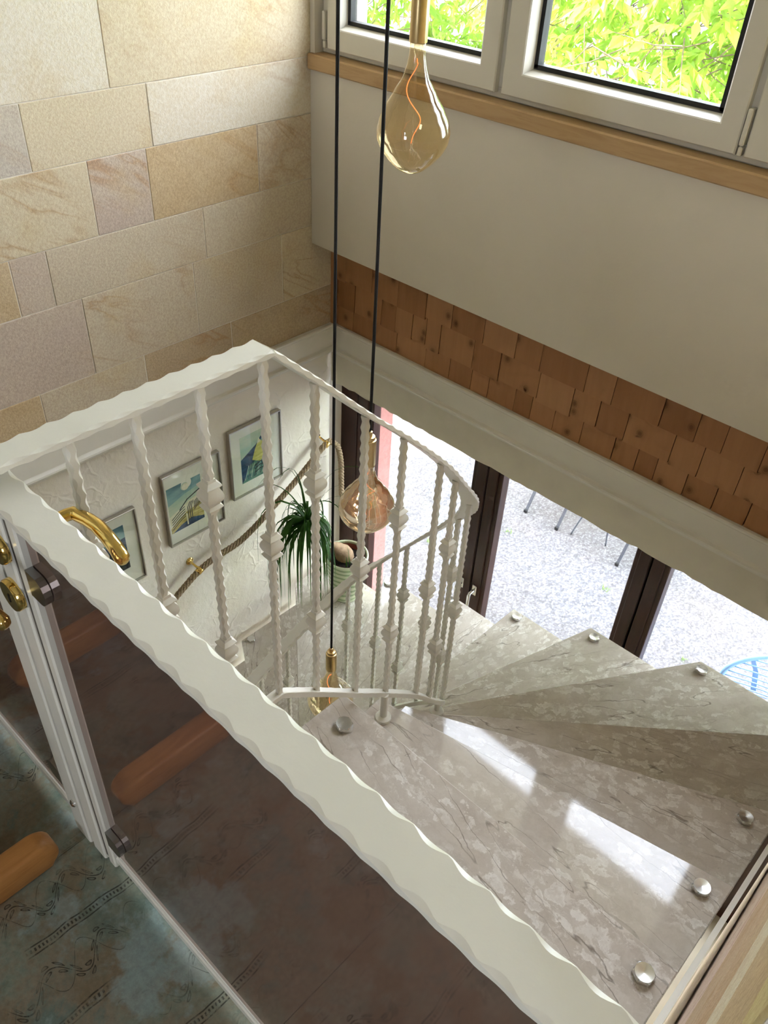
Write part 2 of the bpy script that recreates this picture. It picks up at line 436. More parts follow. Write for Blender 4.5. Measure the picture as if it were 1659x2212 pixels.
# ------------------------------------------------------------------ mesh helper
class MB:
    def __init__(s):
        s.v = []; s.f = []; s.mi = []; s.cur = 0

    def add(s, vs, fs):
        o = len(s.v)
        s.v += [tuple(p) for p in vs]
        s.f += [tuple(i + o for i in f) for f in fs]
        s.mi += [s.cur] * len(fs)
        return s

    def box(s, x0, x1, y0, y1, z0, z1, bevel=0.0, face=None):
        if not bevel:
            vs = [(x0, y0, z0), (x1, y0, z0), (x1, y1, z0), (x0, y1, z0), (x0, y0, z1), (x1, y0, z1), (x1, y1, z1), (x0, y1, z1)]
            return s.add(vs, [(0, 3, 2, 1), (4, 5, 6, 7), (0, 1, 5, 4), (1, 2, 6, 5), (2, 3, 7, 6), (3, 0, 4, 7)])
        b = bevel
        vs = []; idx = {}
        X = (x0, x1); Y = (y0, y1); Z = (z0, z1); sg = (1, -1)
        for i in (0, 1):
            for j in (0, 1):
                for k in (0, 1):
                    for ax in range(3):
                        p = [X[i] + (b * sg[i] if ax != 0 else 0), Y[j] + (b * sg[j] if ax != 1 else 0), Z[k] + (b * sg[k] if ax != 2 else 0)]
                        idx[i, j, k, ax] = len(vs); vs.append(p)
        fs = []
        for i in (0, 1):
            q = [idx[i, 0, 0, 0], idx[i, 1, 0, 0], idx[i, 1, 1, 0], idx[i, 0, 1, 0]]; fs.append(q if i else q[::-1])
            q = [idx[0, i, 0, 1], idx[0, i, 1, 1], idx[1, i, 1, 1], idx[1, i, 0, 1]]; fs.append(q if i else q[::-1])
            q = [idx[0, 0, i, 2], idx[1, 0, i, 2], idx[1, 1, i, 2], idx[0, 1, i, 2]]; fs.append(q if i else q[::-1])
        for a in (0, 1):
            for c in (0, 1):
                f = 1 if a == c else -1
                fs.append((idx[0, a, c, 1], idx[1, a, c, 1], idx[1, a, c, 2], idx[0, a, c, 2])[::f])
                fs.append((idx[a, 0, c, 2], idx[a, 1, c, 2], idx[a, 1, c, 0], idx[a, 0, c, 0])[::f])
                fs.append((idx[a, c, 0, 0], idx[a, c, 1, 0], idx[a, c, 1, 1], idx[a, c, 0, 1])[::f])
        for i in (0, 1):
            for j in (0, 1):
                for k in (0, 1):
                    t = (idx[i, j, k, 0], idx[i, j, k, 1], idx[i, j, k, 2])
                    fs.append(t if (i + j + k) % 2 else t[::-1])
        return s.add(vs, fs)

    def rings(s, rings, closed=False, caps=True):
        n = len(rings[0]); vs = [p for r in rings for p in r]; fs = []
        m = len(rings)
        for i in range(m if closed else m - 1):
            a = i * n; b = ((i + 1) % m) * n
            for j in range(n):
                k = (j + 1) % n
                fs.append((a + j, a + k, b + k, b + j))
        if caps and not closed:
            fs.append(tuple(range(n))[::-1]); fs.append(tuple((m - 1) * n + j for j in range(n)))
        return s.add(vs, fs)

    def tube(s, pts, rad, n=8, caps=True, closed=False):
        pts = [Vector(p) for p in pts]
        rr = rad if hasattr(rad, '__len__') else [rad] * len(pts)
        up = None; R = []
        for i, p in enumerate(pts):
            if closed:
                t = pts[(i + 1) % len(pts)] - pts[i - 1]
            else:
                t = pts[min(i + 1, len(pts) - 1)] - pts[max(i - 1, 0)]
            if t.length < 1e-9: t = Vector((0, 0, 1))
            t.normalize()
            if up is None:
                up = Vector((0, 0, 1)) if abs(t.z) < 0.9 else Vector((1, 0, 0))
            a = t.cross(up)
            if a.length < 1e-6: a = t.cross(Vector((0, 1, 0)))
            a.normalize(); b = a.cross(t).normalized(); up = b
            R.append([p + a * math.cos(2 * math.pi * k / n) * rr[i] + b * math.sin(2 * math.pi * k / n) * rr[i] for k in range(n)])
        return s.rings(R, closed, caps)

    def lathe(s, prof, c, n=24, squash=None):
        R = []
        for r, z in prof:
            ring = []
            for k in range(n):
                a = 2 * math.pi * k / n
                q = squash(a, z) if squash else 1.0
                ring.append((c[0] + r * q * math.cos(a), c[1] + r * q * math.sin(a), c[2] + z))
            R.append(ring)
        return s.rings(R)

    def prism(s, poly, z0, z1):
        n = len(poly)
        vs = [(x, y, z0) for x, y in poly] + [(x, y, z1) for x, y in poly]
        fs = [tuple(range(n))[::-1], tuple(range(n, 2 * n))]
        fs += [(i, (i + 1) % n, n + (i + 1) % n, n + i) for i in range(n)]
        return s.add(vs, fs)

    def build(s, name, mat, parent=None, smooth=False, auto=None, loc=None, rotz=0.0):
        me = bpy.data.meshes.new(name)
        off = Vector(parent.matrix_world.translation) if parent is not None else Vector((0, 0, 0))
        if parent is not None and parent.parent is not None:
            off = world_loc(parent)
        elif parent is not None:
            off = Vector(parent.location)
        base = Vector(loc) if loc is not None else off
        ca, sa = math.cos(-rotz), math.sin(-rotz)
        vv = []
        for p in s.v:
            q = Vector(p) - base
            vv.append((q.x * ca - q.y * sa, q.x * sa + q.y * ca, q.z))
        me.from_pydata(vv, [], s.f)
        mats = mat if isinstance(mat, (list, tuple)) else [mat]
        for m in mats:
            me.materials.append(MAT[m] if isinstance(m, str) else m)
        if len(mats) > 1:
            for p, i in zip(me.polygons, s.mi):
                p.material_index = i
        if smooth:
            for p in me.polygons: p.use_smooth = True
        me.update()
        o = bpy.data.objects.new(name, me)
        COL.objects.link(o)
        if smooth and auto is not None:
            me.set_sharp_from_angle(angle=math.radians(auto))
        o.location = base - off
        o.rotation_euler = (0, 0, rotz)
        if parent is not None: o.parent = parent
        return o


def world_loc(o):
    v = Vector(o.location)
    while o.parent is not None:
        o = o.parent
        v = v + Vector(o.location)
    return v


def tag(o, label, cat=None, group=None, kind=None):
    o['label'] = label
    if cat: o['category'] = cat
    if group: o['group'] = group
    if kind: o['kind'] = kind
    return o


def thing(name, loc, label, cat, group=None, kind=None):
    o = bpy.data.objects.new(name, None)
    COL.objects.link(o)
    o.empty_display_size = 0.1
    o.location = loc
    return tag(o, label, cat, group, kind)


def struct(o, label, cat):
    return tag(o, label, cat, kind='structure')


def sbox(name, label, cat, mat, *a, **k):
    return struct(MB().box(*a, **k).build(name, mat), label, cat)


def catmull(pts, step):
    P = [Vector(p) for p in pts]
    out = []
    for i in range(len(P) - 1):
        p0 = P[max(i - 1, 0)]; p1 = P[i]; p2 = P[i + 1]; p3 = P[min(i + 2, len(P) - 1)]
        n = max(2, int((p2 - p1).length / step))
        for k in range(n):
            t = k / n
            out.append(0.5 * ((2 * p1) + (p2 - p0) * t + (2 * p0 - 5 * p1 + 4 * p2 - p3) * t * t + (3 * p1 - p0 - 3 * p2 + p3) * t ** 3))
    out.append(P[-1])
    return out


# ================================================================== STRUCTURE
XL = -2.66          # stone wall face
YB = 2.55           # beam face
R_ = 0.17           # riser
ZG = -2.55          # hall floor

# ---- upper floor: vinyl strips
fl = struct(MB().box(-2.66, 2.2, -3.0, 0.345, -0.26, -0.004).build('floor', 'white_trim'), 'teal and brown vintage patterned vinyl floor of the upper landing', 'floor')
xs = [-2.655, -2.12, -1.571, -1.022, -0.47, 0.08, 0.63, 1.18, 1.73, 2.195]
for a, b in zip(xs[:-1], xs[1:]):
    MB().box(a + 0.0006, b - 0.0006, -2.99, 0.344, -0.004, 0.0).build('vinyl_strip', 'floor', fl)
sbox('floor_lower', 'beige tiled hall floor under the staircase', 'floor', 'tile', -2.66, 2.2, -3.0, 2.9, ZG - 0.1, ZG)

# ---- left wall: sandstone blocks
wl = struct(MB().box(-2.90, XL - 0.0022, -3.0, 2.6, -0.23, 2.6).build('wall_left', 'mortar'),
            'pale sandstone block wall on the left of the stairwell', 'wall')
zc = [-0.215, -0.02, 0.284, 0.483, 0.735, 0.937, 1.24, 1.47, 1.72, 1.97, 2.2, 2.45]
joints = {0: [1.103, 1.546, 1.976], 1: [1.332, 1.814, 2.269], 2: [1.107, 1.236, 1.883], 3: [1.44, 1.668, 2.163],
          4: [1.25, 1.70], 5: [1.565], 6: [1.2, 1.9], 7: [1.5, 2.1], 8: [1.3, 1.85], 9: [1.1, 1.7, 2.2], 10: [1.4, 2.0]}
pal = {'y': lin(212, 196, 164), 'b': lin(202, 186, 160), 'p': lin(194, 175, 158), 'g': lin(194, 184, 170), 'o': lin(198, 172, 132), 'l': lin(224, 214, 193), 'd': lin(188, 164, 130)}
bcol = {0: 'obdd', 1: 'pbby', 2: 'opbb', 3: 'ypob', 4: 'gyl', 5: 'ly'}
stone_me = {}
for r in range(len(zc) - 1):
    js = [y for y in joints[r]]
    y = js[0]; left = []
    while y > -2.9:
        y -= random.choice([0.34, 0.5, 0.62, 0.42]); left.append(max(y, -2.98))
    ys = left[::-1] + js + [2.565]
    cols = bcol.get(r, 'lybl')
    nvis = len(js) + 1
    for i, (a, b) in enumerate(zip(ys[:-1], ys[1:])):
        k = i - (len(ys) - 1 - nvis)
        ch = cols[k] if 0 <= k < len(cols) else random.choice('ybpl')
        dx = random.uniform(-0.0012, 0.0012)
        o = MB().box(XL - 0.02, XL + dx, a + 0.0014, b - 0.0014, zc[r] + 0.0014, zc[r + 1] - 0.0014, bevel=0.0016).build(
            'stone_block', 'stone', wl, loc=(XL, (a + b) / 2, (zc[r] + zc[r + 1]) / 2))
        o.color = pal[ch]

# ---- left wall lower: trowelled plaster, curving into the door reveal
m = MB()
prof = [(XL, -3.0), (XL, 0.5), (XL, 1.5), (XL, 2.40)]
for i in range(9):
    a = math.radians(90 * i / 8)
    prof.append((XL - 0.10 * (1 - math.cos(a)), 2.48 + 0.14 * math.sin(a)))
prof.append((XL - 0.10, 2.9))
inner = prof
rings = []
for z in (ZG, -1.9, -1.2, -0.33):
    rings.append([(x, y, z) for x, y in inner])
n = len(inner)
vs = [p for r in rings for p in r]
fs = []
for i in range(3):
    for j in range(n - 1):
        fs.append((i * n + j, i * n + j + 1, (i + 1) * n + j + 1, (i + 1) * n + j))
m.add(vs, fs)
m.box(-2.95, XL - 0.101, -3.0, 2.9, ZG, -0.33)
struct(m.build('wall_left_lower', 'plaster', smooth=True, auto=40), 'cream trowelled plaster wall with pictures and a rope handrail', 'wall')

# ---- white moulded bands (floor level): left wall and beam over the doors


def band_profile(depth_lower, zlow):
    # (outward offset, z) from top back, clockwise
    return [(-0.05, -0.213), (0.018, -0.213), (0.022, -0.217), (0.022, -0.226), (0.018, -0.231), (0.018, -0.325), (0.020, -0.328), (0.029, -0.335), (0.031, -0.342),
            (0.028, -0.350), (0.016, -0.354), (0.016, -0.362), (depth_lower, -0.366), (depth_lower, zlow), (-0.05, zlow)]


p1 = band_profile(0.006, -0.372)
m = MB()
R0 = [(XL + o, 2.56 - max(o, 0) * 0, z) for o, z in p1]
m.rings([[(XL + o, -2.98, z) for o, z in p1][::-1], [(XL + o, 2.575 - o if o > 0 else 2.575, z) for o, z in p1][::-1]])
struct(m.build('trim_1', 'white_trim'), 'white moulded band running below the sandstone blocks', 'trim')
YS = 2.572
m = MB()
p2 = band_profile(0.008, -0.372)
m.rings([[(XL + o if o > 0 else XL - 0.0, YS - o, z) for o, z in p2], [(2.2, YS - o, z) for o, z in p2]])
beam = struct(m.build('trim_2', 'white_trim'), 'white moulded beam face above the terrace doors', 'trim')
# rough lower part of the beam with an uneven bottom edge
m = MB()
nx = 120
front = []; bot = []
for i in range(nx + 1):
    x = XL + (2.2 - XL) * i / nx
    front.append((x, YS - 0.006, -0.37))
    bot.append((x, YS - 0.004 + random.uniform(-0.002, 0.002), -0.533 + random.uniform(-0.004, 0.004)))
vs = front + bot + [(x, 2.80, z + 0.002) for x, y, z in bot]
fs = []
for i in range(nx):
    fs.append((i, nx + 1 + i, nx + 2 + i, i + 1))
    fs.append((nx + 1 + i, 2 * nx + 2 + i, 2 * nx + 3 + i, nx + 2 + i))
m.add(vs, fs)
m.build('beam_underside', 'rough_trim', beam)

# ---- shingle strip above the beam
ws = struct(MB().box(XL, 2.2, YS + 0.010, 2.72, -0.215, 0.36).build('wall_shingles', 'darkwood'), 'strip of knotty wooden shingles between the white wall and the beam', 'wall')
tail = [-0.60, -0.47, -0.33, -0.21, -0.08, 0.04, 0.15, 0.3]
rows = [([-2.625, -2.568, -2.402, -2.248, -2.086, -1.943, -1.775, -1.616, -1.494, -1.29, -1.17, -0.973, -0.837, -0.735] + tail, 0.25, 0.02, 0.0),
        ([-2.625, -2.51, -2.343, -2.257, -2.159, -2.079, -1.999, -1.819, -1.681, -1.487, -1.33, -1.212, -1.091, -0.903, -0.79, -0.647] + [-0.52, -0.39, -0.26, -0.12, 0.03, 0.16, 0.3], 0.06, -0.108, 0.005),
        ([-2.625, -2.523, -2.38, -2.248, -2.074, -1.937, -1.816, -1.726, -1.588, -1.506, -1.395, -1.266, -1.121, -1.021, -0.941, -0.82, -0.703] + [-0.58, -0.45, -0.33, -0.19, -0.06, 0.08, 0.2, 0.3], -0.07, -0.22, 0.010)]
for xs, zt, zb, dy in rows:
    for a, b in zip(xs[:-1], xs[1:]):
        t = random.uniform(-0.0012, 0.0012)
        z0 = zb + random.uniform(-0.009, 0.007) if zb > -0.2 else zb
        g = random.uniform(0.0006, 0.0022)
        yb = YS - 0.012 + dy + t
        m = MB()
        m.add([(a + g, yb, z0), (b - g, yb, z0), (b - g, yb + 0.010, z0), (a + g, yb + 0.010, z0),
               (a + g, yb + 0.006, zt), (b - g, yb + 0.006, zt), (b - g, yb + 0.012, zt), (a + g, yb + 0.012, zt)],
              [(0, 3, 2, 1), (4, 5, 6, 7), (0, 1, 5, 4), (1, 2, 6, 5), (2, 3, 7, 6), (3, 0, 4, 7)])
        m.build('shingle', 'shingle', ws, loc=((a + b) / 2, yb, (z0 + zt) / 2))
MB().box(XL + 0.001, XL + 0.028, YS - 0.016, YS + 0.01, -0.213, 0.25).build('corner_lath', 'shingle', ws, loc=(XL, YS, 0))

# ---- painted wall under and around the windows
YD = 2.44
ww = MB()
ww.box(XL + 0.001, 2.2, YD, 2.72, 0.205, 0.895)
ww.box(XL + 0.001, 2.2, YD, 2.72, 2.36, 2.6)
ww.box(-2.635, 0.0, 2.491, 2.72, 0.895, 0.9525)
ww.box(XL + 0.001, -2.635, YD, 2.72, 0.895, 2.36)
ww.box(0.0, 2.2, YD, 2.72, 0.895, 2.36)
struct(ww.build('wall_window', 'drywall'), 'smooth off-white wall beneath the upper windows', 'wall')
m = MB().box(-2.657, 0.02, 2.418, 2.49, 0.897, 0.952, bevel=0.005)
struct(m.build('trim_3', 'sill'), 'light wooden window sill board', 'sill')

# ---- windows
wn = thing('window_1', (-1.3, 2.50, 0.95), 'white plastic window row looking out on sunlit foliage', 'window', kind='structure')
m = MB()
FR = 2.482
m.box(-2.634, 0.0, FR, 2.56, 0.953, 0.985, bevel=0.003)
m.box(-2.634, 0.0, FR, 2.56, 2.33, 2.36, bevel=0.003)
for a, b in ((-2.634, -2.578), (-1.80, -1.757), (-0.96, -0.915), (-0.125, 0.0)):
    m.box(a, b, FR, 2.56, 0.985, 2.33, bevel=0.003)
m.build('window_frame', 'pvc', wn)


def sash(x0, x1, gx0, gx1):
    z0, z1, g0, g1 = 0.972, 2.34, 1.062, 2.25
    m = MB()
    yf, yb, yg = 2.458, 2.53, 2.500

    def mitre(rect_o, rect_i, ya, yb_):
        (ax, az, bx, bz), (cx, cz, dx, dz) = rect_o, rect_i
        m.add([(ax, ya, az), (bx, ya, az), (bx, ya, bz), (ax, ya, bz), (cx, yb_, cz), (dx, yb_, cz), (dx, yb_, dz), (cx, yb_, dz)],
              [(0, 1, 5, 4), (1, 2, 6, 5), (2, 3, 7, 6), (3, 0, 4, 7)])
    b = 0.018
    o = (x0, z0, x1, z1)
    i1 = (gx0 - b - 0.004, g0 - b - 0.004, gx1 + b + 0.004, g1 + b + 0.004)
    i2 = (gx0 - b, g0 - b, gx1 + b, g1 + b)
    i3 = (gx0 - 0.004, g0 - 0.004, gx1 + 0.004, g1 + 0.004)
    e = 0.004
    oi = (x0 + e, z0 + e, x1 - e, z1 - e)
    mitre(o, oi, yf + e, yf)
    mitre(oi, i1, yf, yf)
    mitre(i1, i2, yf, yf + 0.003)
    # outer sides
    m.add([(x0, yf + e, z0), (x1, yf + e, z0), (x1, yf + e, z1), (x0, yf + e, z1), (x0, yb, z0), (x1, yb, z0), (x1, yb, z1), (x0, yb, z1)],
          [(0, 4, 5, 1), (1, 5, 6, 2), (2, 6, 7, 3), (3, 7, 4, 0)])
    s = m.build('sash', 'pvc', wn)
    m = MB()
    (cx, cz, dx, dz), (ex, ez, fx, fz) = i2, i3
    m.add([(cx, yf + 0.003, cz), (dx, yf + 0.003, cz), (dx, yf + 0.003, dz), (cx, yf + 0.003, dz), (ex, yg, ez), (fx, yg, ez), (fx, yg, fz), (ex, yg, fz)],
          [(0, 1, 5, 4), (1, 2, 6, 5), (2, 3, 7, 6), (3, 0, 4, 7)])
    m.build('glazing_bead', 'pvc', s)
    m = MB()
    k = 0.010
    for (a, b_, c, d) in ((gx0 - 0.004, gx1 + 0.004, g0 - 0.004, g0 + k), (gx0 - 0.004, gx1 + 0.004, g1 - k, g1 + 0.004), (gx0 - 0.004, gx0 + k, g0, g1), (gx1 - k, gx1 + 0.004, g0, g1)):
        m.box(a, b_, yg - 0.003, yg + 0.03, c, d)
    m.build('gasket', 'gasket', s)
    MB().box(gx0, gx1, yg + 0.008, yg + 0.010, g0, g1).build('pane', 'pane', s)
    return s


sash(-2.588, -1.793, -2.512, -1.88)
sash(-1.766, -0.95, -1.672, -1.033)
sash(-0.925, -0.115, -0.835, -0.205)
for x in (-0.938, -2.603):
    MB().box(x - 0.007, x + 0.007, 2.452, 2.484, 1.000, 1.095, bevel=0.003).build('hinge_cover', 'pvc', wn)
    MB().box(x - 0.006, x + 0.006, 2.455, 2.484, 0.972, 0.997, bevel=0.003).build('hinge_cover', 'pvc', wn)

# ---- terrace doors (dark brown wood, glazed)
YDR = 2.75


def door(name, label, x0, x1, g0, g1, hx):
    d = thing(name, ((x0 + x1) / 2, YDR, ZG), label, 'door', kind='structure')
    zt = -0.42
    for a, b, na in ((x0, g0, 'stile'), (g1, x1, 'stile')):
        m = MB().box(a, b, YDR, YDR + 0.06, ZG, zt, bevel=0.004)
        w = b - a
        m.box(a + (0 if a == x0 else w * 0.30), b - (w * 0.30 if a == x0 else 0), YDR - 0.008, YDR + 0.002, ZG + 0.01, zt, bevel=0.003)
        m.build(na, 'darkwood', d)
    MB().box(g0, g1, YDR, YDR + 0.06, zt - 0.12, zt, bevel=0.004).build('top_rail', 'darkwood', d)
    MB().box(g0, g1, YDR, YDR + 0.06, ZG, ZG + 0.16, bevel=0.004).build('bottom_rail', 'darkwood', d)
    MB().box(g0 - 0.004, g1 + 0.004, YDR + 0.026, YDR + 0.032, ZG + 0.15, zt - 0.11).build('pane', 'pane', d)
    if hx is not None:
        zh = -1.47
        h = MB().box(hx - 0.014, hx + 0.014, YDR - 0.017, YDR - 0.007, zh - 0.034, zh + 0.034, bevel=0.003).build('handle_plate', 'steel', d)
        m = MB()
        m.tube([(hx, YDR - 0.015, zh), (hx, YDR - 0.05, zh), (hx, YDR - 0.056, zh - 0.012), (hx, YDR - 0.056, zh - 0.12)], [0.009, 0.009, 0.0095, 0.0085], 10)
        m.build('lever', 'steel', h, smooth=True, auto=50)
    return d


door('door_1', 'left dark-framed glazed terrace door with steel handle', -2.64, -1.778, -2.53, -1.862, -1.828)
door('door_2', 'middle dark-framed glazed terrace door with steel handle', -1.768, -0.905, -1.688, -0.98, -1.742)
door('door_3', 'right dark-framed glazed terrace door behind the winding treads', -0.895, 0.05, -0.818, -0.06, None)
m = MB()
m.box(-2.76, -2.64, 2.74, 2.83, ZG, -0.42)
m.box(0.05, 0.14, 2.74, 2.83, ZG, -0.42)
m.box(-2.76, 0.14, 2.76, 2.83, -0.42, -0.30)
m.box(-0.906, -0.894, 2.775, 2.80, ZG, -0.42); m.box(-1.779, -1.767, 2.775, 2.80, ZG, -0.42)
struct(m.build('trim_4', 'darkwood'), 'dark brown outer frame of the terrace doors', 'trim')

# ---- right wall of the stairwell (stone blocks) with white stringer
XR = 0.035
wr = struct(MB().box(XR + 0.003, 0.22, 0.25, 2.44, ZG, 2.6).build('wall_right', 'mortar'), 'banded sandstone wall along the right of the treads', 'wall')
zr = [-2.55, -1.9, -1.2, -0.55, 0.0, 0.26, 0.62, 0.80, 0.94, 1.14, 1.4, 1.8, 2.2, 2.55]
cr_ = [lin(222, 196, 178)] * 5 + [lin(190, 156, 118), lin(196, 164, 128), lin(222, 206, 176), lin(196, 164, 124), lin(214, 190, 124), lin(214, 190, 130)] + [lin(222, 205, 170)] * 3
for i, (a, b) in enumerate(zip(zr[:-1], zr[1:])):
    ys = [0.252] + ([1.1, 1.8] if i % 2 else [0.8, 1.5]) + [2.438]
    for c, d in zip(ys[:-1], ys[1:]):
        o = MB().box(XR, XR + 0.02, c + 0.0012, d - 0.0012, a + 0.0012, b - 0.0012, bevel=0.0015).build('stone_block', 'stone', wr, loc=(XR, (c + d) / 2, (a + b) / 2))
        o.color = cr_[i]

# ---- rest of the shell, with the daylight openings behind and beside the camera
sbox('wall_right_far', 'plain white wall beside the hall doors', 'wall', 'drywall', 0.22, 2.2, 2.44, 2.72, 0.2, 0.3)
m = MB()
m.box(2.2, 2.4, -3.2, 2.72, -2.6, 1.15); m.box(2.2, 2.4, -3.2, 2.72, 2.05, 2.6)
m.box(2.2, 2.4, -3.2, -1.3, 1.15, 2.05); m.box(2.2, 2.4, -0.7, 2.72, 1.15, 2.05)
struct(m.build('wall_right_upper', 'drywall'), 'white side wall with a window opening to daylight', 'wall')
m = MB()
m.box(-2.9, 2.4, -3.2, -3.0, -2.6, 1.15); m.box(-2.9, 2.4, -3.2, -3.0, 2.05, 2.6)
m.box(-2.9, -0.7, -3.2, -3.0, 1.15, 2.05); m.box(-0.1, 2.4, -3.2, -3.0, 1.15, 2.05)
struct(m.build('wall_back', 'drywall'), 'white back wall with a window opening to daylight', 'wall')
sbox('ceiling', 'white ceiling over the upper landing', 'ceiling', 'drywall', -2.9, 2.4, -3.2, 3.05, 2.6, 3.0)
m = MB()
m.box(0.14, 2.4, 2.74, 2.95, ZG - 0.1, -0.3)
m.box(-2.66, 2.4, 2.8, 2.95, -0.42, 0.9)
m.box(0.02, 2.4, 2.72, 2.95, 0.9, 2.6)
m.box(-2.66, 0.02, 2.72, 2.95, 2.38, 2.6)
m.box(0.14, 0.22, 2.44, 2.75, ZG, 0.2)
struct(m.build('wall_front', 'render'), 'rendered outer front wall around the doors', 'wall')
m = MB()
m.box(-3.1, -2.575, 2.84, 2.955, ZG - 0.2, -0.2)
struct(m.build('wall_outer_reveal', 'pink'), 'pink sandstone reveal outside the left terrace door', 'wall')
sbox('wall_house_wing', 'rendered wing of the house beyond the stone wall', 'house', 'render', -5.73, -2.96, -3.2, 2.6, ZG - 0.3, 3.0)

sbox('light_blocking_canopy', 'added unseen canopy slab cutting sky light at the terrace doors', 'canopy', 'render', -3.0, 1.6, 2.955, 3.85, -0.05, 0.08)  # added out of view to dim the sky light entering the doors
# ---- outside ground
gz = -2.62
sbox('ground', 'pale grey gravel terrace outside the doors', 'ground', 'gravel', -30, 25, 2.96, 45, gz - 0.3, gz)
sbox('ground_step', 'stone door threshold outside', 'ground', 'render', -2.6, 0.2, 2.84, 2.98, gz, ZG - 0.02)

# ================================================================== STAIRCASE
st = thing('staircase', (-0.5, 1.6, ZG), 'winding staircase of polished beige marble slabs with steel bolt caps', 'staircase')
F = [((-1.01, 0.742), (-0.012, 0.742)), ((-1.01, 1.028), (-0.012, 1.02)), ((-1.02, 1.187), (-0.012, 1.396)), ((-1.03, 1.328), (-0.012, 1.815)),
     ((-1.062, 1.443), (-0.012, 2.357)), ((-1.145, 1.555), (-0.522, 2.53)), ((-1.262, 1.62), (-0.99, 2.53)), ((-1.392, 1.64), (-1.376, 2.53)),
     ((-1.495, 1.66), (-1.737, 2.53)), ((-1.662, 1.50), (-2.185, 2.53)), ((-1.70, 1.461), (-2.61, 2.248)), ((-1.70, 1.285), (-2.61, 1.85)),
     ((-1.70, 1.10), (-2.61, 1.55)), ((-1.70, 0.92), (-2.61, 1.27)), ((-1.70, 0.70), (-2.61, 0.98))]


def slab(poly, z, t=0.04, ch=0.0022):
    n = len(poly)
    area = sum(poly[i][0] * poly[(i + 1) % n][1] - poly[(i + 1) % n][0] * poly[i][1] for i in range(n))
    if area < 0: poly = poly[::-1]

    def inset(d):
        out = []
        for i in range(n):
            p0 = Vector(poly[i - 1]); p1 = Vector(poly[i]); p2 = Vector(poly[(i + 1) % n])
            e1 = (p1 - p0).normalized(); e2 = (p2 - p1).normalized()
            n1 = Vector((-e1.y, e1.x)); n2 = Vector((-e2.y, e2.x))
            b = (n1 + n2); b = b / max(0.3, b.dot(n1))
            out.append(p1 + b * d)
        return out
    i_ = inset(ch)
    m = MB()
    m.rings([[(p.x, p.y, z - t) for p in i_], [(x, y, z - t + ch) for x, y in poly], [(x, y, z - ch) for x, y in poly], [(p.x, p.y, z) for p in i_]])
    return m


def back(fr, d):
    a, b = Vector(fr[0]), Vector(fr[1])
    e = (b - a).normalized()
    nrm = Vector((e.y, -e.x))      # towards the upper tread
    return tuple(a + nrm * d), tuple(b + nrm * d)


caps = {1: [(-0.061, 0.962), (-0.933, 0.955)], 2: [(-0.068, 1.331)], 3: [(-0.08, 1.725), (-0.965, 1.262)], 4: [(-0.075, 2.23), (-1.01, 1.40)], 5: [(-0.497, 2.482)],
        6: [(-0.946, 2.481)], 7: [(-1.332, 2.489)], 8: [(-1.705, 2.50)], 9: [(-2.13, 2.492)], 11: [(-2.575, 1.89)], 12: [(-2.575, 1.60)], 13: [(-2.575, 1.31)], 14: [(-2.575, 1.02)]}
cap_me = None
ordn = ['top', 'second', 'third', 'fourth', 'fifth', 'sixth', 'seventh', 'eighth', 'ninth', 'tenth', 'eleventh', 'twelfth', 'thirteenth', 'fourteenth']
for k in range(0, 15):
    z = -R_ * k
    fi, fo = F[k]
    if k == 0:
        poly = [fi, fo, (-0.012, 0.347), (-1.01, 0.347)]
    else:
        bi, bo = back(F[k - 1], 0.045)
        if k <= 4:
            bo = (-0.012, bi[1] + (bo[1] - bi[1]) * ((-0.012 - bi[0]) / (bo[0] - bi[0])))
            poly = [fi, fo, bo, bi]
        elif k == 5:
            bo = (-0.012, bi[1] + (bo[1] - bi[1]) * ((-0.012 - bi[0]) / (bo[0] - bi[0])))
            poly = [fi, fo, (-0.012, 2.53), bo, bi]
        elif k <= 9:
            t = (2.53 - bi[1]) / (bo[1] - bi[1])
            poly = [fi, fo, (bi[0] + (bo[0] - bi[0]) * t, 2.53), bi]
        elif k == 10:
            t = (2.53 - bi[1]) / (bo[1] - bi[1])
            poly = [fi, fo, (-2.61, 2.53), (bi[0] + (bo[0] - bi[0]) * t, 2.53), bi]
        else:
            t = (-2.61 - bi[0]) / (bo[0] - bi[0])
            poly = [fi, fo, (-2.61, bi[1] + (bo[1] - bi[1]) * t), bi]
    mid = ((fi[0] + fo[0]) / 2, (fi[1] + fo[1]) / 2)
    ang = math.atan2(fo[1] - fi[1], fo[0] - fi[0])
    tr = slab(poly, z).build('tread', 'marble', st, loc=(mid[0], mid[1], z), rotz=ang)
    for cxy in caps.get(k, []):
        if cap_me is None:
            m = MB()
            # hexagonal sides, round brushed top
            R2 = []
            for r, h in ((0.0245, 0.0), (0.0245, 0.012)):
                R2.append([])
                for i in range(24):
                    a = 2 * math.pi * i / 24
                    hx = math.cos(math.pi / 6) / math.cos(((a + 0.3) % (math.pi / 3)) - math.pi / 6)
                    R2[-1].append((r * hx * math.cos(a), r * hx * math.sin(a), h))
            for r, h in ((0.0205, 0.0155), (0.012, 0.0148), (0.004, 0.0138), (0.0005, 0.0136)):
                R2.append([(r * math.cos(2 * math.pi * i / 24), r * math.sin(2 * math.pi * i / 24), h) for i in range(24)])
            m.rings(R2)
            o = m.build('bolt_cap', 'steel', None, smooth=True, auto=22)
            cap_me = o.data
        else:
            o = bpy.data.objects.new('bolt_cap', cap_me); COL.objects.link(o)
        o.parent = tr
        lx, ly = cxy[0] - mid[0], cxy[1] - mid[1]
        ca, sa = math.cos(-ang), math.sin(-ang)
        o.location = (lx * ca - ly * sa, lx * sa + ly * ca, 0)
        o.rotation_euler = (0, 0, random.uniform(0, 1))
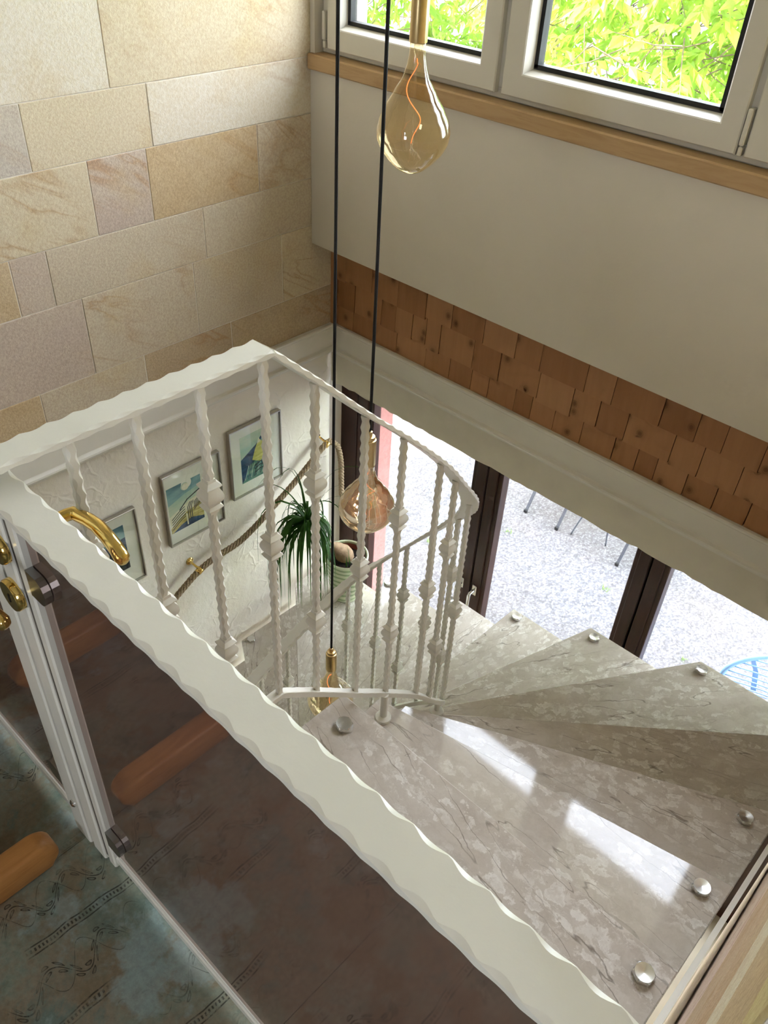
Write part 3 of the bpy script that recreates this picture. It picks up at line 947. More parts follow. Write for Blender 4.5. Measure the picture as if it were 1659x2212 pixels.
# white wall stringer at the right of the upper treads
m = MB()
pts = [(0.35, -0.03, -0.30), (0.74, -0.05, -0.32), (1.03, -0.19, -0.45), (1.40, -0.36, -0.62), (1.82, -0.53, -0.80), (2.36, -0.70, -0.97)]
m.rings([[(0.0, y, a), (0.013, y, a), (0.013, y, b), (0.0, y, b)] for y, a, b in pts])
m.build('wall_stringer', 'white_metal', st)

# ================================================================== RAILING
rail_pts_flat = [(-0.951, 0.285, 0.981), (-0.951, 0.766, 0.981)]
rail_pts_slope = [(-0.951, 0.766, 0.981), (-0.960, 0.885, 0.872), (-0.966, 1.027, 0.738), (-0.969, 1.15, 0.628), (-0.974, 1.301, 0.481), (-0.982, 1.398, 0.362), (-1.008, 1.49, 0.248),
                  (-1.062, 1.565, 0.13), (-1.14, 1.612, 0.02), (-1.225, 1.638, -0.09), (-1.33, 1.653, -0.225), (-1.4475, 1.655, -0.375), (-1.548, 1.62, -0.505),
                  (-1.615, 1.527, -0.635), (-1.667, 1.366, -0.780), (-1.69, 1.184, -0.907), (-1.70, 0.95, -1.06), (-1.70, 0.72, -1.21)]
flat_path = [Vector(rail_pts_flat[0]).lerp(Vector(rail_pts_flat[1]), i / 84) for i in range(85)]
slope_path = catmull(rail_pts_slope, 0.006)


def hammered(path, hw, ht, period, amp, side=None, phase=0.0):
    R = []; s = 0.0
    for i, p in enumerate(path):
        if i: s += (path[i] - path[i - 1]).length
        t = (path[min(i + 1, len(path) - 1)] - path[max(i - 1, 0)]).normalized()
        sd = side if side is not None else t.cross(Vector((0, 0, 1))).normalized()
        up = sd.cross(t).normalized()
        a = abs(math.sin(math.pi * s / period + phase)) ** 1.4
        b = abs(math.sin(math.pi * s / period + phase + 1.1)) ** 1.4
        c1 = amp * (0.12 + 0.88 * a); c2 = amp * (0.12 + 0.88 * b)
        h1 = hw - 0.10 * c1; h2 = hw - 0.10 * c2
        sec = [(-h1 + c1, ht), (h2 - c2, ht), (h2, ht - c2 * 0.55), (h2, -ht + c2 * 0.4), (h2 - c2 * 0.5, -ht), (-h1 + c1 * 0.5, -ht), (-h1, -ht + c1 * 0.4), (-h1, ht - c1 * 0.55)]
        R.append([p + sd * x + up * z for x, z in sec][::-1])
    return R


rl = thing('stair_railing', (-0.97, 0.9, 0.0), 'white hammered iron stair railing with knobbed balusters winding down the well', 'railing')
m = MB()
m.rings(hammered(flat_path, 0.027, 0.0055, 0.040, 0.0062))
m.rings(hammered(slope_path, 0.0255, 0.0055, 0.040, 0.006))
m.build('handrail', 'white_metal', rl, smooth=True, auto=28)
OFF = 0.865
m = MB()
fl_b = [p - Vector((0, 0, OFF)) for p in flat_path[::3] if p.y > 0.345]
sl_b = [p - Vector((0, 0, OFF)) for p in slope_path[::3]]
m.rings(hammered(fl_b + sl_b[1:], 0.0115, 0.0075, 0.05, 0.0025))
m.build('lower_bar', 'white_metal', rl, smooth=True, auto=28)
# balusters
BL = OFF - 0.006 - 0.006
HB = 0.0074


def bal_mesh(knots):
    m = MB(); R = []
    N = int(BL / 0.004)
    for i in range(N + 1):
        z = -BL * i / N
        cs = []
        for q in range(4):
            ph = (0.0, 1.57, 0.25, 1.8)[q]
            cs.append(0.0042 * abs(math.sin(math.pi * z / 0.026 + ph)) ** 1.3 + 0.0006)
        h = HB
        ring = []
        for q, (sx, sy) in enumerate(((1, 1), (-1, 1), (-1, -1), (1, -1))):
            c = cs[q]
            a = (sx * h, sy * (h - c)); b = (sx * (h - c), sy * h)
            ring += [a, b] if q in (0, 2) else [b, a]
        R.append([(x, y, z) for x, y in ring][::-1])
    m.rings(R)
    return m


def collar_mesh():
    prof = [(0.0078, 0.036), (0.0085, 0.030), (0.0150, 0.0235), (0.0155, 0.0215), (0.0105, 0.0170), (0.0110, 0.0150), (0.0150, 0.0090), (0.0168, 0.0020), (0.0165, -0.0040), (0.0145, -0.0100),
            (0.0112, -0.0150), (0.0105, -0.0172), (0.0150, -0.0215), (0.0148, -0.0232), (0.0085, -0.0300), (0.0078, -0.036)]
    m = MB(); R = []
    for r, z in prof:
        ring = []
        for q in range(4):
            for t in (-1.0, -0.5, 0.0, 0.5):
                bulge = 1.0 + 0.10 * (1 - t * t) if r > 0.0125 else 1.0
                x, y = r * (bulge if r > 0.0125 else 1), r * t
                a = q * H_PI
                ring.append((x * math.cos(a) - y * math.sin(a), x * math.sin(a) + y * math.cos(a), z))
        R.append(ring)
    m.rings(R)
    return m


bal_me = None; col_me = None


def baluster(top, kind):
    global bal_me, col_me
    if bal_me is None:
        o = bal_mesh(0).build('baluster', 'white_metal', None, smooth=True, auto=24); bal_me = o.data
    else:
        o = bpy.data.objects.new('baluster', bal_me); COL.objects.link(o)
    o.parent = rl
    o.location = Vector(top) - Vector(rl.location) - Vector((0, 0, 0.005))
    for z in ((-0.415,) if kind == 1 else (-0.225, -0.612)):
        if col_me is None:
            c = collar_mesh().build('collar', 'white_metal', None, smooth=True, auto=30); col_me = c.data
        else:
            c = bpy.data.objects.new('collar', col_me); COL.objects.link(c)
        c.parent = o; c.location = (0, 0, z)


seq = 0
for y in (0.416, 0.522, 0.637, 0.763):
    baluster((-0.951, y, 0.981), 1 if seq % 2 else 2); seq += 1
targets_y = [0.887, 1.028, 1.152, 1.303, 1.402]
for y in targets_y:
    p = min(slope_path[:140], key=lambda q: abs(q.y - y))
    baluster(p, 1 if seq % 2 else 2); seq += 1
# then by distance along the path
i0 = min(range(len(slope_path)), key=lambda i: abs(slope_path[i].y - 1.402) + (9 if slope_path[i].x < -1.2 else 0))
acc = 0.0
for i in range(i0 + 1, len(slope_path)):
    d = slope_path[i] - slope_path[i - 1]
    acc += math.hypot(d.x, d.y)
    if acc > 0.118:
        acc = 0
        baluster(slope_path[i], 1 if seq % 2 else 2); seq += 1
# posts that carry the lower bar
for (px, py, zt, zb) in ((-0.963, 1.145, -0.235, -0.34), (-1.02, 1.49, -0.62, -0.72 + 0.04), (-1.655, 1.40, -1.63, -1.70), (-1.69, 1.17, -1.78, -1.87)):
    m = MB()
    m.lathe([(0.0235, 0.0), (0.025, 0.003), (0.023, 0.009), (0.014, 0.013), (0.0105, 0.015), (0.0105, zt - zb)], (px, py, zb), 20)
    m.build('post', 'white_metal', rl, smooth=True, auto=40)

# ================================================================== GATE
gt = thing('gate', (-0.49, 0.313, 0.0), 'white framed gate with a smoked mirror-dark panel and brass lever handles', 'gate')
gpath = [Vector((-0.968 + 0.965 * i / 190, 0.309, 0.945)) for i in range(191)]
m = MB(); m.rings(hammered(gpath, 0.0262, 0.006, 0.043, 0.0062))
m.build('top_rail', 'white_metal', gt, smooth=True, auto=28)


def bar(x0, x1, y0, y1, z0, z1, name, parent, mat='white_metal'):
    return MB().box(x0, x1, y0, y1, z0, z1, bevel=0.003).build(name, mat, parent)


sl = bar(-0.985, -0.943, 0.296, 0.332, 0.012, 0.938, 'stile', gt)
MB().box(-0.943, -0.936, 0.301, 0.330, 0.03, 0.938).build('gap_shade', 'gap_shade', gt)  # dark strip painting the shaded groove beside the stile
bar(-0.936, -0.913, 0.300, 0.332, 0.012, 0.938, 'glazing_channel', gt)
MB().box(-1.000, -0.9855, 0.306, 0.330, 0.03, 0.938).build('gap_shade', 'gap_shade', gt)  # dark strip painting the shaded gap between post and stile
bar(-0.040, -0.004, 0.296, 0.332, 0.03, 0.938, 'stile', gt)
bar(-0.94, -0.04, 0.306, 0.328, 0.022, 0.047, 'bottom_rail', gt)
MB().box(-0.925, -0.045, 0.3115, 0.3155, 0.05, 0.925).build('panel', 'smoked', gt)


def clamp(cx, cz, parent, flip=1):
    m = MB()
    for ya, yb in ((0.299, 0.3105), (0.3165, 0.327)):
        pr = [(cx - 0.024 * flip, cz - 0.024), (cx + 0.003 * flip, cz - 0.024)]
        for i in range(9):
            a = -H_PI + math.pi * i / 8
            pr.append((cx + 0.003 * flip + 0.018 * math.cos(a) * flip, cz + 0.024 * math.sin(a)))
        pr.append((cx - 0.024 * flip, cz + 0.024))
        if flip < 0: pr = pr[::-1]
        n = len(pr)
        m.add([(x, ya, z) for x, z in pr] + [(x, yb, z) for x, z in pr],
              [tuple(range(n)), tuple(range(n, 2 * n))[::-1]] + [(i, n + i, n + (i + 1) % n, (i + 1) % n) for i in range(n)])
    m.build('glass_clamp', 'darksteel', parent)


clamp(-0.889, 0.80, gt); clamp(-0.889, 0.125, gt); clamp(-0.07, 0.135, gt, -1); clamp(-0.07, 0.79, gt, -1)
# lever handles
for sgn, y0 in ((1, 0.332), (-1, 0.296)):
    m = MB()
    R = []
    disc = [(0.0, 0.0), (0.026, 0.0), (0.026, 0.008), (0.024, 0.011), (0.012, 0.012)]
    for r, h in disc[1:]:
        R.append([(-0.9625 + r * math.cos(2 * math.pi * i / 28), y0 + sgn * h, 0.838 + r * math.sin(2 * math.pi * i / 28)) for i in range(28)])
    if sgn > 0: R = [r[::-1] for r in R]
    m.rings(R)
    ro = m.build('rosette', 'brass', gt, smooth=True, auto=40)
    yy = y0 + sgn * 0.075
    pts = [(-0.9625, y0 + sgn * 0.008, 0.838), (-0.9625, yy - sgn * 0.012, 0.838), (-0.960, yy - sgn * 0.003, 0.838), (-0.950, yy, 0.838), (-0.925, yy + sgn * 0.003, 0.842), (-0.90, yy + sgn * 0.003, 0.845),
           (-0.87, yy, 0.845), (-0.845, yy - sgn * 0.003, 0.842), (-0.828, yy - sgn * 0.006, 0.838), (-0.822, yy - sgn * 0.007, 0.837), (-0.820, yy - sgn * 0.007, 0.837)]
    m = MB(); m.tube(pts, [0.0098, 0.0098, 0.0105, 0.0105, 0.0108, 0.0110, 0.0110, 0.0112, 0.0112, 0.008, 0.003], 16)
    m.build('lever', 'brass', ro, smooth=True, auto=50)
m = MB()
R = []
for r, h in ((0.0265, 0.0), (0.0265, 0.010), (0.0245, 0.0125), (0.006, 0.0125)):
    R.append([(-0.9615 + r * math.cos(2 * math.pi * i / 28), 0.296 - h, 0.748 + r * math.sin(2 * math.pi * i / 28)) for i in range(28)])
m.rings(R)
k = m.build('key_rosette', 'brass', gt, smooth=True, auto=40)
m = MB().box(-0.963, -0.960, 0.2825, 0.284, 0.738, 0.754)
m.build('keyhole', 'gasket', k)

# fixed smoked panel to the left of the gate
fp = thing('balustrade_panel', (-1.83, 0.313, 0.0), 'fixed smoked panel with white post between gate and sandstone wall', 'balustrade')
po = bar(-1.056, -1.001, 0.296, 0.332, 0.0, 0.972, 'post', fp)
m = MB()
R = []
for r, h in ((0.0085, 0.0), (0.0085, 0.003), (0.005, 0.006), (0.001, 0.0065)):
    R.append([(-1.024 + r * math.cos(2 * math.pi * i / 12), 0.296 - h, 0.125 + r * math.sin(2 * math.pi * i / 12)) for i in range(12)])
m.rings(R); m.build('screw', 'steel', po, smooth=True, auto=40)
bar(-2.655, -1.062, 0.306, 0.328, 0.022, 0.047, 'bottom_rail', fp)
MB().box(-2.64, -1.075, 0.3115, 0.3155, 0.05, 0.925).build('panel', 'smoked', fp)
clamp(-1.092, 0.16, fp, -1)
fpath = [Vector((-2.655 + (2.655 - 1.0) * i / 280, 0.309, 0.981)) for i in range(281)]
m = MB(); m.rings(hammered(fpath, 0.0255, 0.006, 0.043, 0.0085)); m.build('top_rail', 'white_metal', fp, smooth=True, auto=28)

# ================================================================== PENDANT LAMPS


def lamp(name, label, c, glass, rmax, hgt, wob, cord_pts, seed):
    """c = bottom centre of socket (top of glass)"""
    L = thing(name, (c[0], c[1], 2.6), label, 'lamp', 'glass bulb pendants in the stairwell')
    rnd = random.Random(seed)
    m = MB(); m.tube(catmull(cord_pts, 0.05), 0.0040, 8); m.build('cord', 'black', L, smooth=True)
    m = MB()
    m.lathe([(0.004, 0.108), (0.0075, 0.106), (0.0075, 0.092), (0.0145, 0.091), (0.0150, 0.082), (0.0185, 0.081), (0.0190, 0.079), (0.0190, 0.001), (0.0175, 0.0), (0.004, 0.0)], c, 24)
    m.build('socket', 'satin_brass', L, smooth=True, auto=35)
    prof = []
    N = 40
    shape = [(0.0, 0.0165), (0.06, 0.0170), (0.14, 0.0185), (0.24, 0.0255), (0.36, 0.043), (0.48, 0.0615), (0.58, 0.0725), (0.66, 0.0765), (0.73, 0.0745), (0.80, 0.0665), (0.87, 0.053), (0.93, 0.0385), (0.97, 0.026), (0.993, 0.012), (1.0, 0.001)]
    for i in range(N + 1):
        t = i / N
        for (t0, r0), (t1, r1) in zip(shape[:-1], shape[1:]):
            if t0 <= t <= t1:
                u = (t - t0) / (t1 - t0); u2 = u * u * (3 - 2 * u) * 0.35 + u * 0.65
                prof.append((r0 + (r1 - r0) * u2, t)); break
    prof = [(r / 0.0765 * rmax if r > 0.018 else r, -t * hgt) for r, t in prof]

    ph = rnd.uniform(0, 6)

    def squash(a, z):
        t = -z / hgt
        return 1 + wob * math.sin(2 * a + ph) * max(0, t - 0.3) + wob * 1.6 * math.sin(a + ph * 2 + 7 * t) * max(0, t - 0.25) * (1.05 - t)
    m = MB()
    m.lathe(prof, c, 40, squash)
    m.build('bulb', glass, L, smooth=True)
    m = MB()
    m.lathe([(0.007, -0.002), (0.008, -0.018), (0.004, -0.026), (0.0024, -0.03), (0.0022, -hgt * 0.80), (0.004, -hgt * 0.81), (0.0005, -hgt * 0.82)], c, 10)
    m.build('glass_stem', 'clear', L, smooth=True)
    m = MB()
    pts = []
    for i in range(46):
        t = i / 45
        rr = 0.016 * math.sin(math.pi * min(1, t * 1.02)) + (0.004 if t > 0.05 else 0)
        a = ph + t * 7.5
        pts.append((c[0] + rr * math.cos(a), c[1] + rr * math.sin(a), c[2] - 0.03 - t * (hgt * 0.76 - 0.03)))
    m.tube(pts, 0.0011, 5); m.build('filament', 'filament', L)
    return L


lamp('pendant_lamp', 'clear amber teardrop bulb pendant hanging in front of the upper window', (-1.292, 1.488, 1.292), 'amber', 0.081, 0.264, 0.10,
     [(-1.292, 1.488, 1.395), (-1.292, 1.488, 2.0), (-1.292, 1.488, 2.599)], 3)
lamp('pendant_lamp', 'gold mirrored bulb pendant hanging beside the potted plant', (-1.262, 1.360, 0.292), 'gold_glass', 0.083, 0.228, 0.06,
     [(-1.262, 1.360, 0.396), (-1.2625, 1.361, 0.9), (-1.2625, 1.361, 1.5), (-1.259, 1.358, 2.0), (-1.2625, 1.361, 2.599)], 5)
lamp('pendant_lamp', 'lowest amber bulb pendant on the long cord down the stairwell', (-1.392, 1.353, -0.66), 'amber', 0.086, 0.255, 0.08,
     [(-1.392, 1.353, -0.556), (-1.394, 1.355, -0.2), (-1.391, 1.352, 0.2), (-1.393, 1.354, 0.6), (-1.394, 1.355, 1.0), (-1.391, 1.352, 1.4), (-1.392, 1.353, 2.0), (-1.392, 1.353, 2.599)], 11)

# ================================================================== ROPE HANDRAIL
rp = thing('rope_handrail', (-2.60, 2.0, -1.1), 'twisted natural rope handrail in brass holders on the plaster wall', 'handrail')
XRp = -2.60
main = catmull([(XRp, 1.02, -1.555), (XRp, 1.30, -1.395), (XRp, 1.635, -1.195), (XRp, 1.90, -1.155), (XRp, 2.138, -1.045), (XRp, 2.30, -0.955), (XRp, 2.47, -0.848), (XRp, 2.515, -0.855), (XRp + 0.004, 2.556, -0.905), (XRp + 0.008, 2.575, -1.0), (XRp + 0.008, 2.58, -1.1), (XRp + 0.008, 2.585, -1.235)], 0.004)
s = 0.0
frames = []
for i, p in enumerate(main):
    if i: s += (main[i] - main[i - 1]).length
    t = (main[min(i + 1, len(main) - 1)] - main[max(i - 1, 0)]).normalized()
    a = t.cross(Vector((1, 0, 0))).normalized(); b = a.cross(t).normalized()
    frames.append((p, a, b, s))
m = MB()
for q in range(4):
    pts = []
    for p, a, b, s in frames:
        ang = 2 * math.pi * s / 0.085 + q * H_PI
        pts.append(p + a * 0.0082 * math.cos(ang) + b * 0.0082 * math.sin(ang))
    m.tube(pts, 0.0078, 7)
m.build('rope', 'rope', rp, smooth=True)
for (y, z) in ((1.635, -1.195), (2.475, -0.85)):
    m = MB()
    R = []
    zt = z + 0.03
    for r, h in ((0.020, 0.0), (0.0205, 0.004), (0.017, 0.009), (0.008, 0.011), (0.0055, 0.014), (0.0055, 0.03)):
        R.append([(XL + 0.0005 + h, y - 0.012 + r * math.cos(2 * math.pi * i / 18), zt + r * math.sin(2 * math.pi * i / 18)) for i in range(18)])
    m.rings(R)
    m.tube([(XL + 0.028, y - 0.012, zt), (XL + 0.045, y - 0.008, zt - 0.008), (XRp, y, z + 0.014)], [0.0055, 0.006, 0.006], 10)
    t = Vector((0, 0.87, 0.5))
    R = []
    a = Vector((1, 0, 0)); b = Vector((0, -0.5, 0.87))
    for k_ in (-0.014, -0.013, 0.013, 0.014):
        rr = 0.0172 if abs(k_) < 0.0135 else 0.0164
        R.append([Vector((XRp, y, z)) + t * k_ + a * rr * math.cos(2 * math.pi * i / 18) + b * rr * math.sin(2 * math.pi * i / 18) for i in range(18)])
    m.rings(R)
    m.build('rope_holder', 'brass', rp, smooth=True, auto=40)

# ================================================================== PICTURES
inks = {}


def ink(name, c1, c2, sc=14.0, stretch=(1, 1, 6)):
    s_ = NT(name)
    v = s_.coord('Object', stretch, (0.6, 0, 0))
    c = s_.ramp(s_.noise(v, sc, 5, 0.6), [(0.32, c1), (0.68, c2)])
    inks[name] = s_.out(c, 0.7, 0, 0.3)
    return inks[name]


ink_sky = ink('ink_sky', lin(40, 96, 118), lin(150, 184, 176), 3.0, (1, 1, 3))
ink_sky2 = ink('ink_pale_sky', lin(150, 180, 160), lin(206, 208, 176), 4.0, (1, 1, 3))
ink_cream = ink('ink_cream', lin(216, 206, 166), lin(232, 226, 200), 8)
ink_ochre = ink('ink_ochre', lin(150, 128, 52), lin(206, 190, 120), 18)
ink_navy = ink('ink_navy', lin(22, 46, 74), lin(44, 78, 108), 12)
ink_dark = ink('ink_dark', lin(28, 30, 34), lin(48, 52, 58), 12)
ink_teal = ink('ink_teal', lin(44, 92, 96), lin(120, 158, 128), 10)
ink_yellow = ink('ink_yellow', lin(176, 170, 70), lin(220, 212, 130), 9)


def picture(label, y0, y1, z0, z1, p, art):
    """picture hung on the left plaster wall; p = print rectangle, art = polygons in 0..1 print space"""
    cy_, cz_ = (y0 + y1) / 2, (z0 + z1) / 2
    t = thing('framed_picture', (XL + 0.002, cy_, z0), label, 'picture', 'framed prints along the plaster wall')
    fw = 0.007; d0, d1 = XL + 0.002, XL + 0.026
    m = MB()
    m.box(d0, d1, y0, y1, z1 - fw, z1, bevel=0.0015); m.box(d0, d1, y0, y1, z0, z0 + fw, bevel=0.0015)
    m.box(d0, d1, y0, y0 + fw, z0 + fw, z1 - fw, bevel=0.0015); m.box(d0, d1, y1 - fw, y1, z0 + fw, z1 - fw, bevel=0.0015)
    m.build('picture_frame', 'pic_frame', t)
    mats = ['mat_board']
    MB().box(d0, XL + 0.014, y0 + fw * 0.5, y1 - fw * 0.5, z0 + fw * 0.5, z1 - fw * 0.5).build('mat_board', 'mat_board', t)
    ya, yb, za, zb = p
    m = MB(); mats = []
    x = XL + 0.0143
    for j, (mt, poly) in enumerate(art):
        if mt not in mats: mats.append(mt)
        m.cur = mats.index(mt)
        xx = x + j * 0.00004
        pts = [(xx, ya + (yb - ya) * u, za + (zb - za) * v_) for u, v_ in poly]
        m.add(pts, [tuple(range(len(pts)))])
    m.build('print', mats, t)
    MB().box(XL + 0.0195, XL + 0.0210, y0 + fw * 0.6, y1 - fw * 0.6, z0 + fw * 0.6, z1 - fw * 0.6).build('glazing', 'pane', t)
    return t


def circle(cx, cy_, r, asp, n=20):
    return [(cx + r * math.cos(2 * math.pi * i / n), cy_ + r * asp * math.sin(2 * math.pi * i / n)) for i in range(n)]


def stroke(pts, w):
    L_, R2 = [], []
    for i, (u, v_) in enumerate(pts):
        a = pts[max(i - 1, 0)]; b = pts[min(i + 1, len(pts) - 1)]
        dx, dy = b[0] - a[0], b[1] - a[1]; l = math.hypot(dx, dy) or 1
        L_.append((u - dy / l * w, v_ + dx / l * w)); R2.append((u + dy / l * w, v_ - dx / l * w))
    return L_ + R2[::-1]


rect = [(0, 0), (1, 0), (1, 1), (0, 1)]
art1 = [(ink_sky2, rect), (ink_navy, [(0, 0.0), (1, 0), (1, 0.95), (0.72, 0.9), (0.5, 0.72), (0.0, 0.52)]), (ink_teal, [(0, 0), (1, 0), (1, 0.3), (0.62, 0.42), (0.3, 0.34), (0.12, 0.12)]),
        (ink_sky, [(0.6, 0.5), (0.98, 0.36), (1, 0.78), (0.82, 0.88), (0.68, 0.8)]), (ink_yellow, [(0.36, 0.42), (0.62, 0.32), (0.88, 0.45), (0.84, 0.62), (0.6, 0.82), (0.46, 0.62)]),
        (ink_cream, [(0.53, 0.72), (0.66, 0.74), (0.6, 0.84)])]
for k_ in range(9):
    a = 0.1 + 0.1 * k_
    art1.append((ink_dark if k_ % 2 else ink_sky2, stroke([(a, 0.05), (a + 0.06, 0.18 + 0.03 * (k_ % 3)), (a + 0.14, 0.34)], 0.009)))
for v_ in (0.12, 0.2, 0.27):
    art1.append((ink_dark, stroke([(0.42, v_), (0.6, v_ + 0.05), (0.86, v_ + 0.02)], 0.011)))
picture('grey-framed print of a pale yellow leaf shape on dark blue, nearest the doors', 1.897, 2.210, -0.934, -0.543, (1.962, 2.150, -0.868, -0.602), art1)
art2 = [(ink_sky, rect), (ink_sky2, [(0, 0.32), (1, 0.5), (1, 0.8), (0.5, 0.74), (0, 0.62)]), (ink_cream, [(0, 0.05), (1, 0.2), (1, 0.6), (0.6, 0.56), (0.3, 0.46), (0, 0.38)]), (ink_ochre, [(0, 0), (1, 0), (1, 0.5), (0.72, 0.36), (0.5, 0.34), (0, 0.12)]),
        (ink_navy, [(0, 0), (1, 0), (1, 0.06), (0.62, 0.16), (0.3, 0.1), (0.05, 0.0)]), ('mat_board', circle(0.58, 0.95, 0.15, 0.74)), (ink_sky2, circle(0.52, 0.90, 0.11, 0.74)), (ink_cream, circle(0.545, 0.885, 0.1, 0.74))]
for k_ in range(5):
    o_ = 0.055 * k_
    art2.append((ink_dark, stroke([(0.05, 0.08 + o_), (0.3, 0.2 + o_), (0.46, 0.25 + o_)], 0.009)))
    art2.append((ink_dark, stroke([(0.72, 0.3 + o_ * 0.7), (0.86, 0.38 + o_ * 0.7), (1.0, 0.45 + o_ * 0.7)], 0.009)))
for k_ in range(3):
    art2.append((ink_dark, stroke([(0.54 + 0.055 * k_, 0.08), (0.54 + 0.055 * k_, 0.42), (0.62 + 0.05 * k_, 0.52)], 0.011)))
art2.append((ink_dark, stroke([(0.3, 0.44), (0.55, 0.6), (1.0, 0.72)], 0.014)))
art2.append((ink_cream, stroke([(0.5, 0.04), (0.49, 0.3)], 0.018)))
picture('grey-framed print with a white moon over striped fields, middle of the row', 1.525, 1.838, -1.009, -0.606, (1.543, 1.728, -0.940, -0.684), art2)
art3 = [(ink_sky, rect), (ink_navy, [(0, 0), (1, 0), (1, 0.72), (0, 0.62)]), (ink_dark, [(0, 0), (1, 0), (1, 0.4), (0.5, 0.5), (0, 0.3)])]
for k_ in range(8):
    art3.append((ink_sky2, stroke([(0.1 * k_, 0.1), (0.1 * k_ + 0.08, 0.3 + 0.02 * (k_ % 3))], 0.007)))
picture('grey-framed dark blue seascape print half hidden by the brass lever', 1.065, 1.380, -1.086, -0.683, (1.125, 1.313, -0.995, -0.748), art3)

# ================================================================== POTTED PLANT
PX, PY, PZ = -2.355, 2.395, -1.70
pl = thing('potted_palm', (PX, PY, PZ), 'ponytail palm with drooping leaves in a pale green ribbed pot', 'plant')
m = MB()
prof = [(0.072, 0.0), (0.078, 0.004)]
for i in range(1, 13):
    z = 0.02 + 0.238 * i / 13
    r = 0.078 + 0.036 * (z / 0.28) ** 0.8
    prof += [(r, z), (r + 0.0012, z + 0.006)]
prof += [(0.117, 0.27), (0.120, 0.285), (0.119, 0.296), (0.114, 0.300), (0.108, 0.296), (0.106, 0.24)]
s_ = NT('celadon_glaze')
v = s_.coord('Object')
c = s_.ramp(s_.n('TexWave', {'Vector': v, 'Scale': 9.0, 'Distortion': 3.0, 'Detail': 2.0}, bands_direction='Z').outputs[1], [(0.0, lin(150, 172, 130)), (0.3, lin(196, 212, 170)), (1.0, lin(222, 230, 198))])
MAT['celadon'] = s_.out(c, 0.25)
m.lathe(prof, (PX, PY, PZ), 36)
m.build('pot', 'celadon', pl, smooth=True, auto=50)
m = MB(); m.lathe([(0.09, 0.2), (0.101, 0.286), (0.0985, 0.289), (0.096, 0.286), (0.092, 0.25)], (PX, PY, PZ), 32)
m.build('inner_pot', 'terracotta', pl, smooth=True, auto=50)
m = MB()
R = []
for i in range(6):
    r = 0.0955 * (1 - i / 5.05)
    R.append([(PX + r * math.cos(2 * math.pi * k_ / 20), PY + r * math.sin(2 * math.pi * k_ / 20), PZ + 0.262 + random.uniform(-0.004, 0.004) + 0.004 * i) for k_ in range(20)])
m.rings(R); m.build('soil', 'soil', pl)
CR = Vector((-2.335, 2.10, -1.01))    # crown
tr_pts = catmull([(PX - 0.01, PY + 0.0, PZ + 0.24), (PX - 0.012, PY - 0.005, PZ + 0.29), (PX - 0.02, PY - 0.04, PZ + 0.35), (PX - 0.015, PY - 0.10, PZ + 0.42), (PX - 0.0, PY - 0.17, PZ + 0.50), (PX + 0.012, PY - 0.23, PZ + 0.60), CR], 0.012)
n = len(tr_pts)
m = MB()
m.tube(tr_pts, [0.050 if i < n * 0.10 else max(0.013, 0.050 - 0.037 * min(1, (i / n - 0.10) / 0.26)) * (1 + 0.06 * math.sin(i * 1.3)) for i in range(n)], 14)
m.build('caudex', 'bark', pl, smooth=True)


def leaf_strip(m, base, d, L, w, droop, twist=0.0, n=9):
    p = Vector(base); d = Vector(d).normalized()
    pts = []
    for i in range(n + 1):
        t = i / n
        sd = d.cross(Vector((0, 0, 1)))
        sd = sd.normalized() if sd.length > 1e-4 else Vector((1, 0, 0))
        sd = (Matrix.Rotation(twist * t, 3, d) @ sd)
        ww = w * (0.55 + 0.45 * math.sin(math.pi * min(1, t * 1.6 + 0.15))) * (1 - t ** 3) + 0.0003
        up = sd.cross(d) * ww * 0.35
        pts.append((p - sd * ww + up, p.copy(), p + sd * ww + up))
        p = p + d * (L / n)
        d = (d + Vector((0, 0, -droop / n * (0.5 + 2.0 * t)))).normalized()
    vs = [q for r in pts for q in r]
    fs = []
    for i in range(n):
        a = 3 * i
        fs += [(a, a + 1, a + 4, a + 3), (a + 1, a + 2, a + 5, a + 4)]
    m.add(vs, fs)


rnd = random.Random(21)
for i in range(130):
    a = rnd.uniform(0, 2 * math.pi)
    el = rnd.uniform(-0.1, 1.25)
    if i < 8:
        el = rnd.uniform(1.1, 1.4)
    d = Vector((math.cos(a) * math.cos(el), math.sin(a) * math.cos(el), math.sin(el)))
    L = rnd.uniform(0.42, 0.70)
    dro = rnd.uniform(8.0, 15.0) if i >= 8 else rnd.uniform(1.4, 2.4)
    if d.x < -0.3: L *= 0.72
    if d.y > 0.1 and d.x > -0.2: L *= 0.55
    m = MB()
    leaf_strip(m, CR + Vector((rnd.uniform(-.012, .012), rnd.uniform(-.012, .012), rnd.uniform(-.015, .02))), d, L, rnd.uniform(0.0042, 0.0070), dro, rnd.uniform(-1.2, 1.2), 10)
    m.build('leaf', 'palm', pl, smooth=True)
for dx, dy in ((0.055, -0.03), (0.065, -0.015), (0.05, -0.05)):
    m = MB()
    leaf_strip(m, (PX + dx, PY + dy, PZ + 0.262), (rnd.uniform(-.3, .3), rnd.uniform(-.3, .3), 1), rnd.uniform(0.10, 0.17), 0.004, 0.6, 0.4, 6)
    m.build('leaf', 'palm', pl, smooth=True)

# ================================================================== BEECH STAND on the landing
bs = thing('beech_stool', (-1.25, -0.1, 0.0), 'beech stool standing on two rounded runner feet by the gate', 'stool')


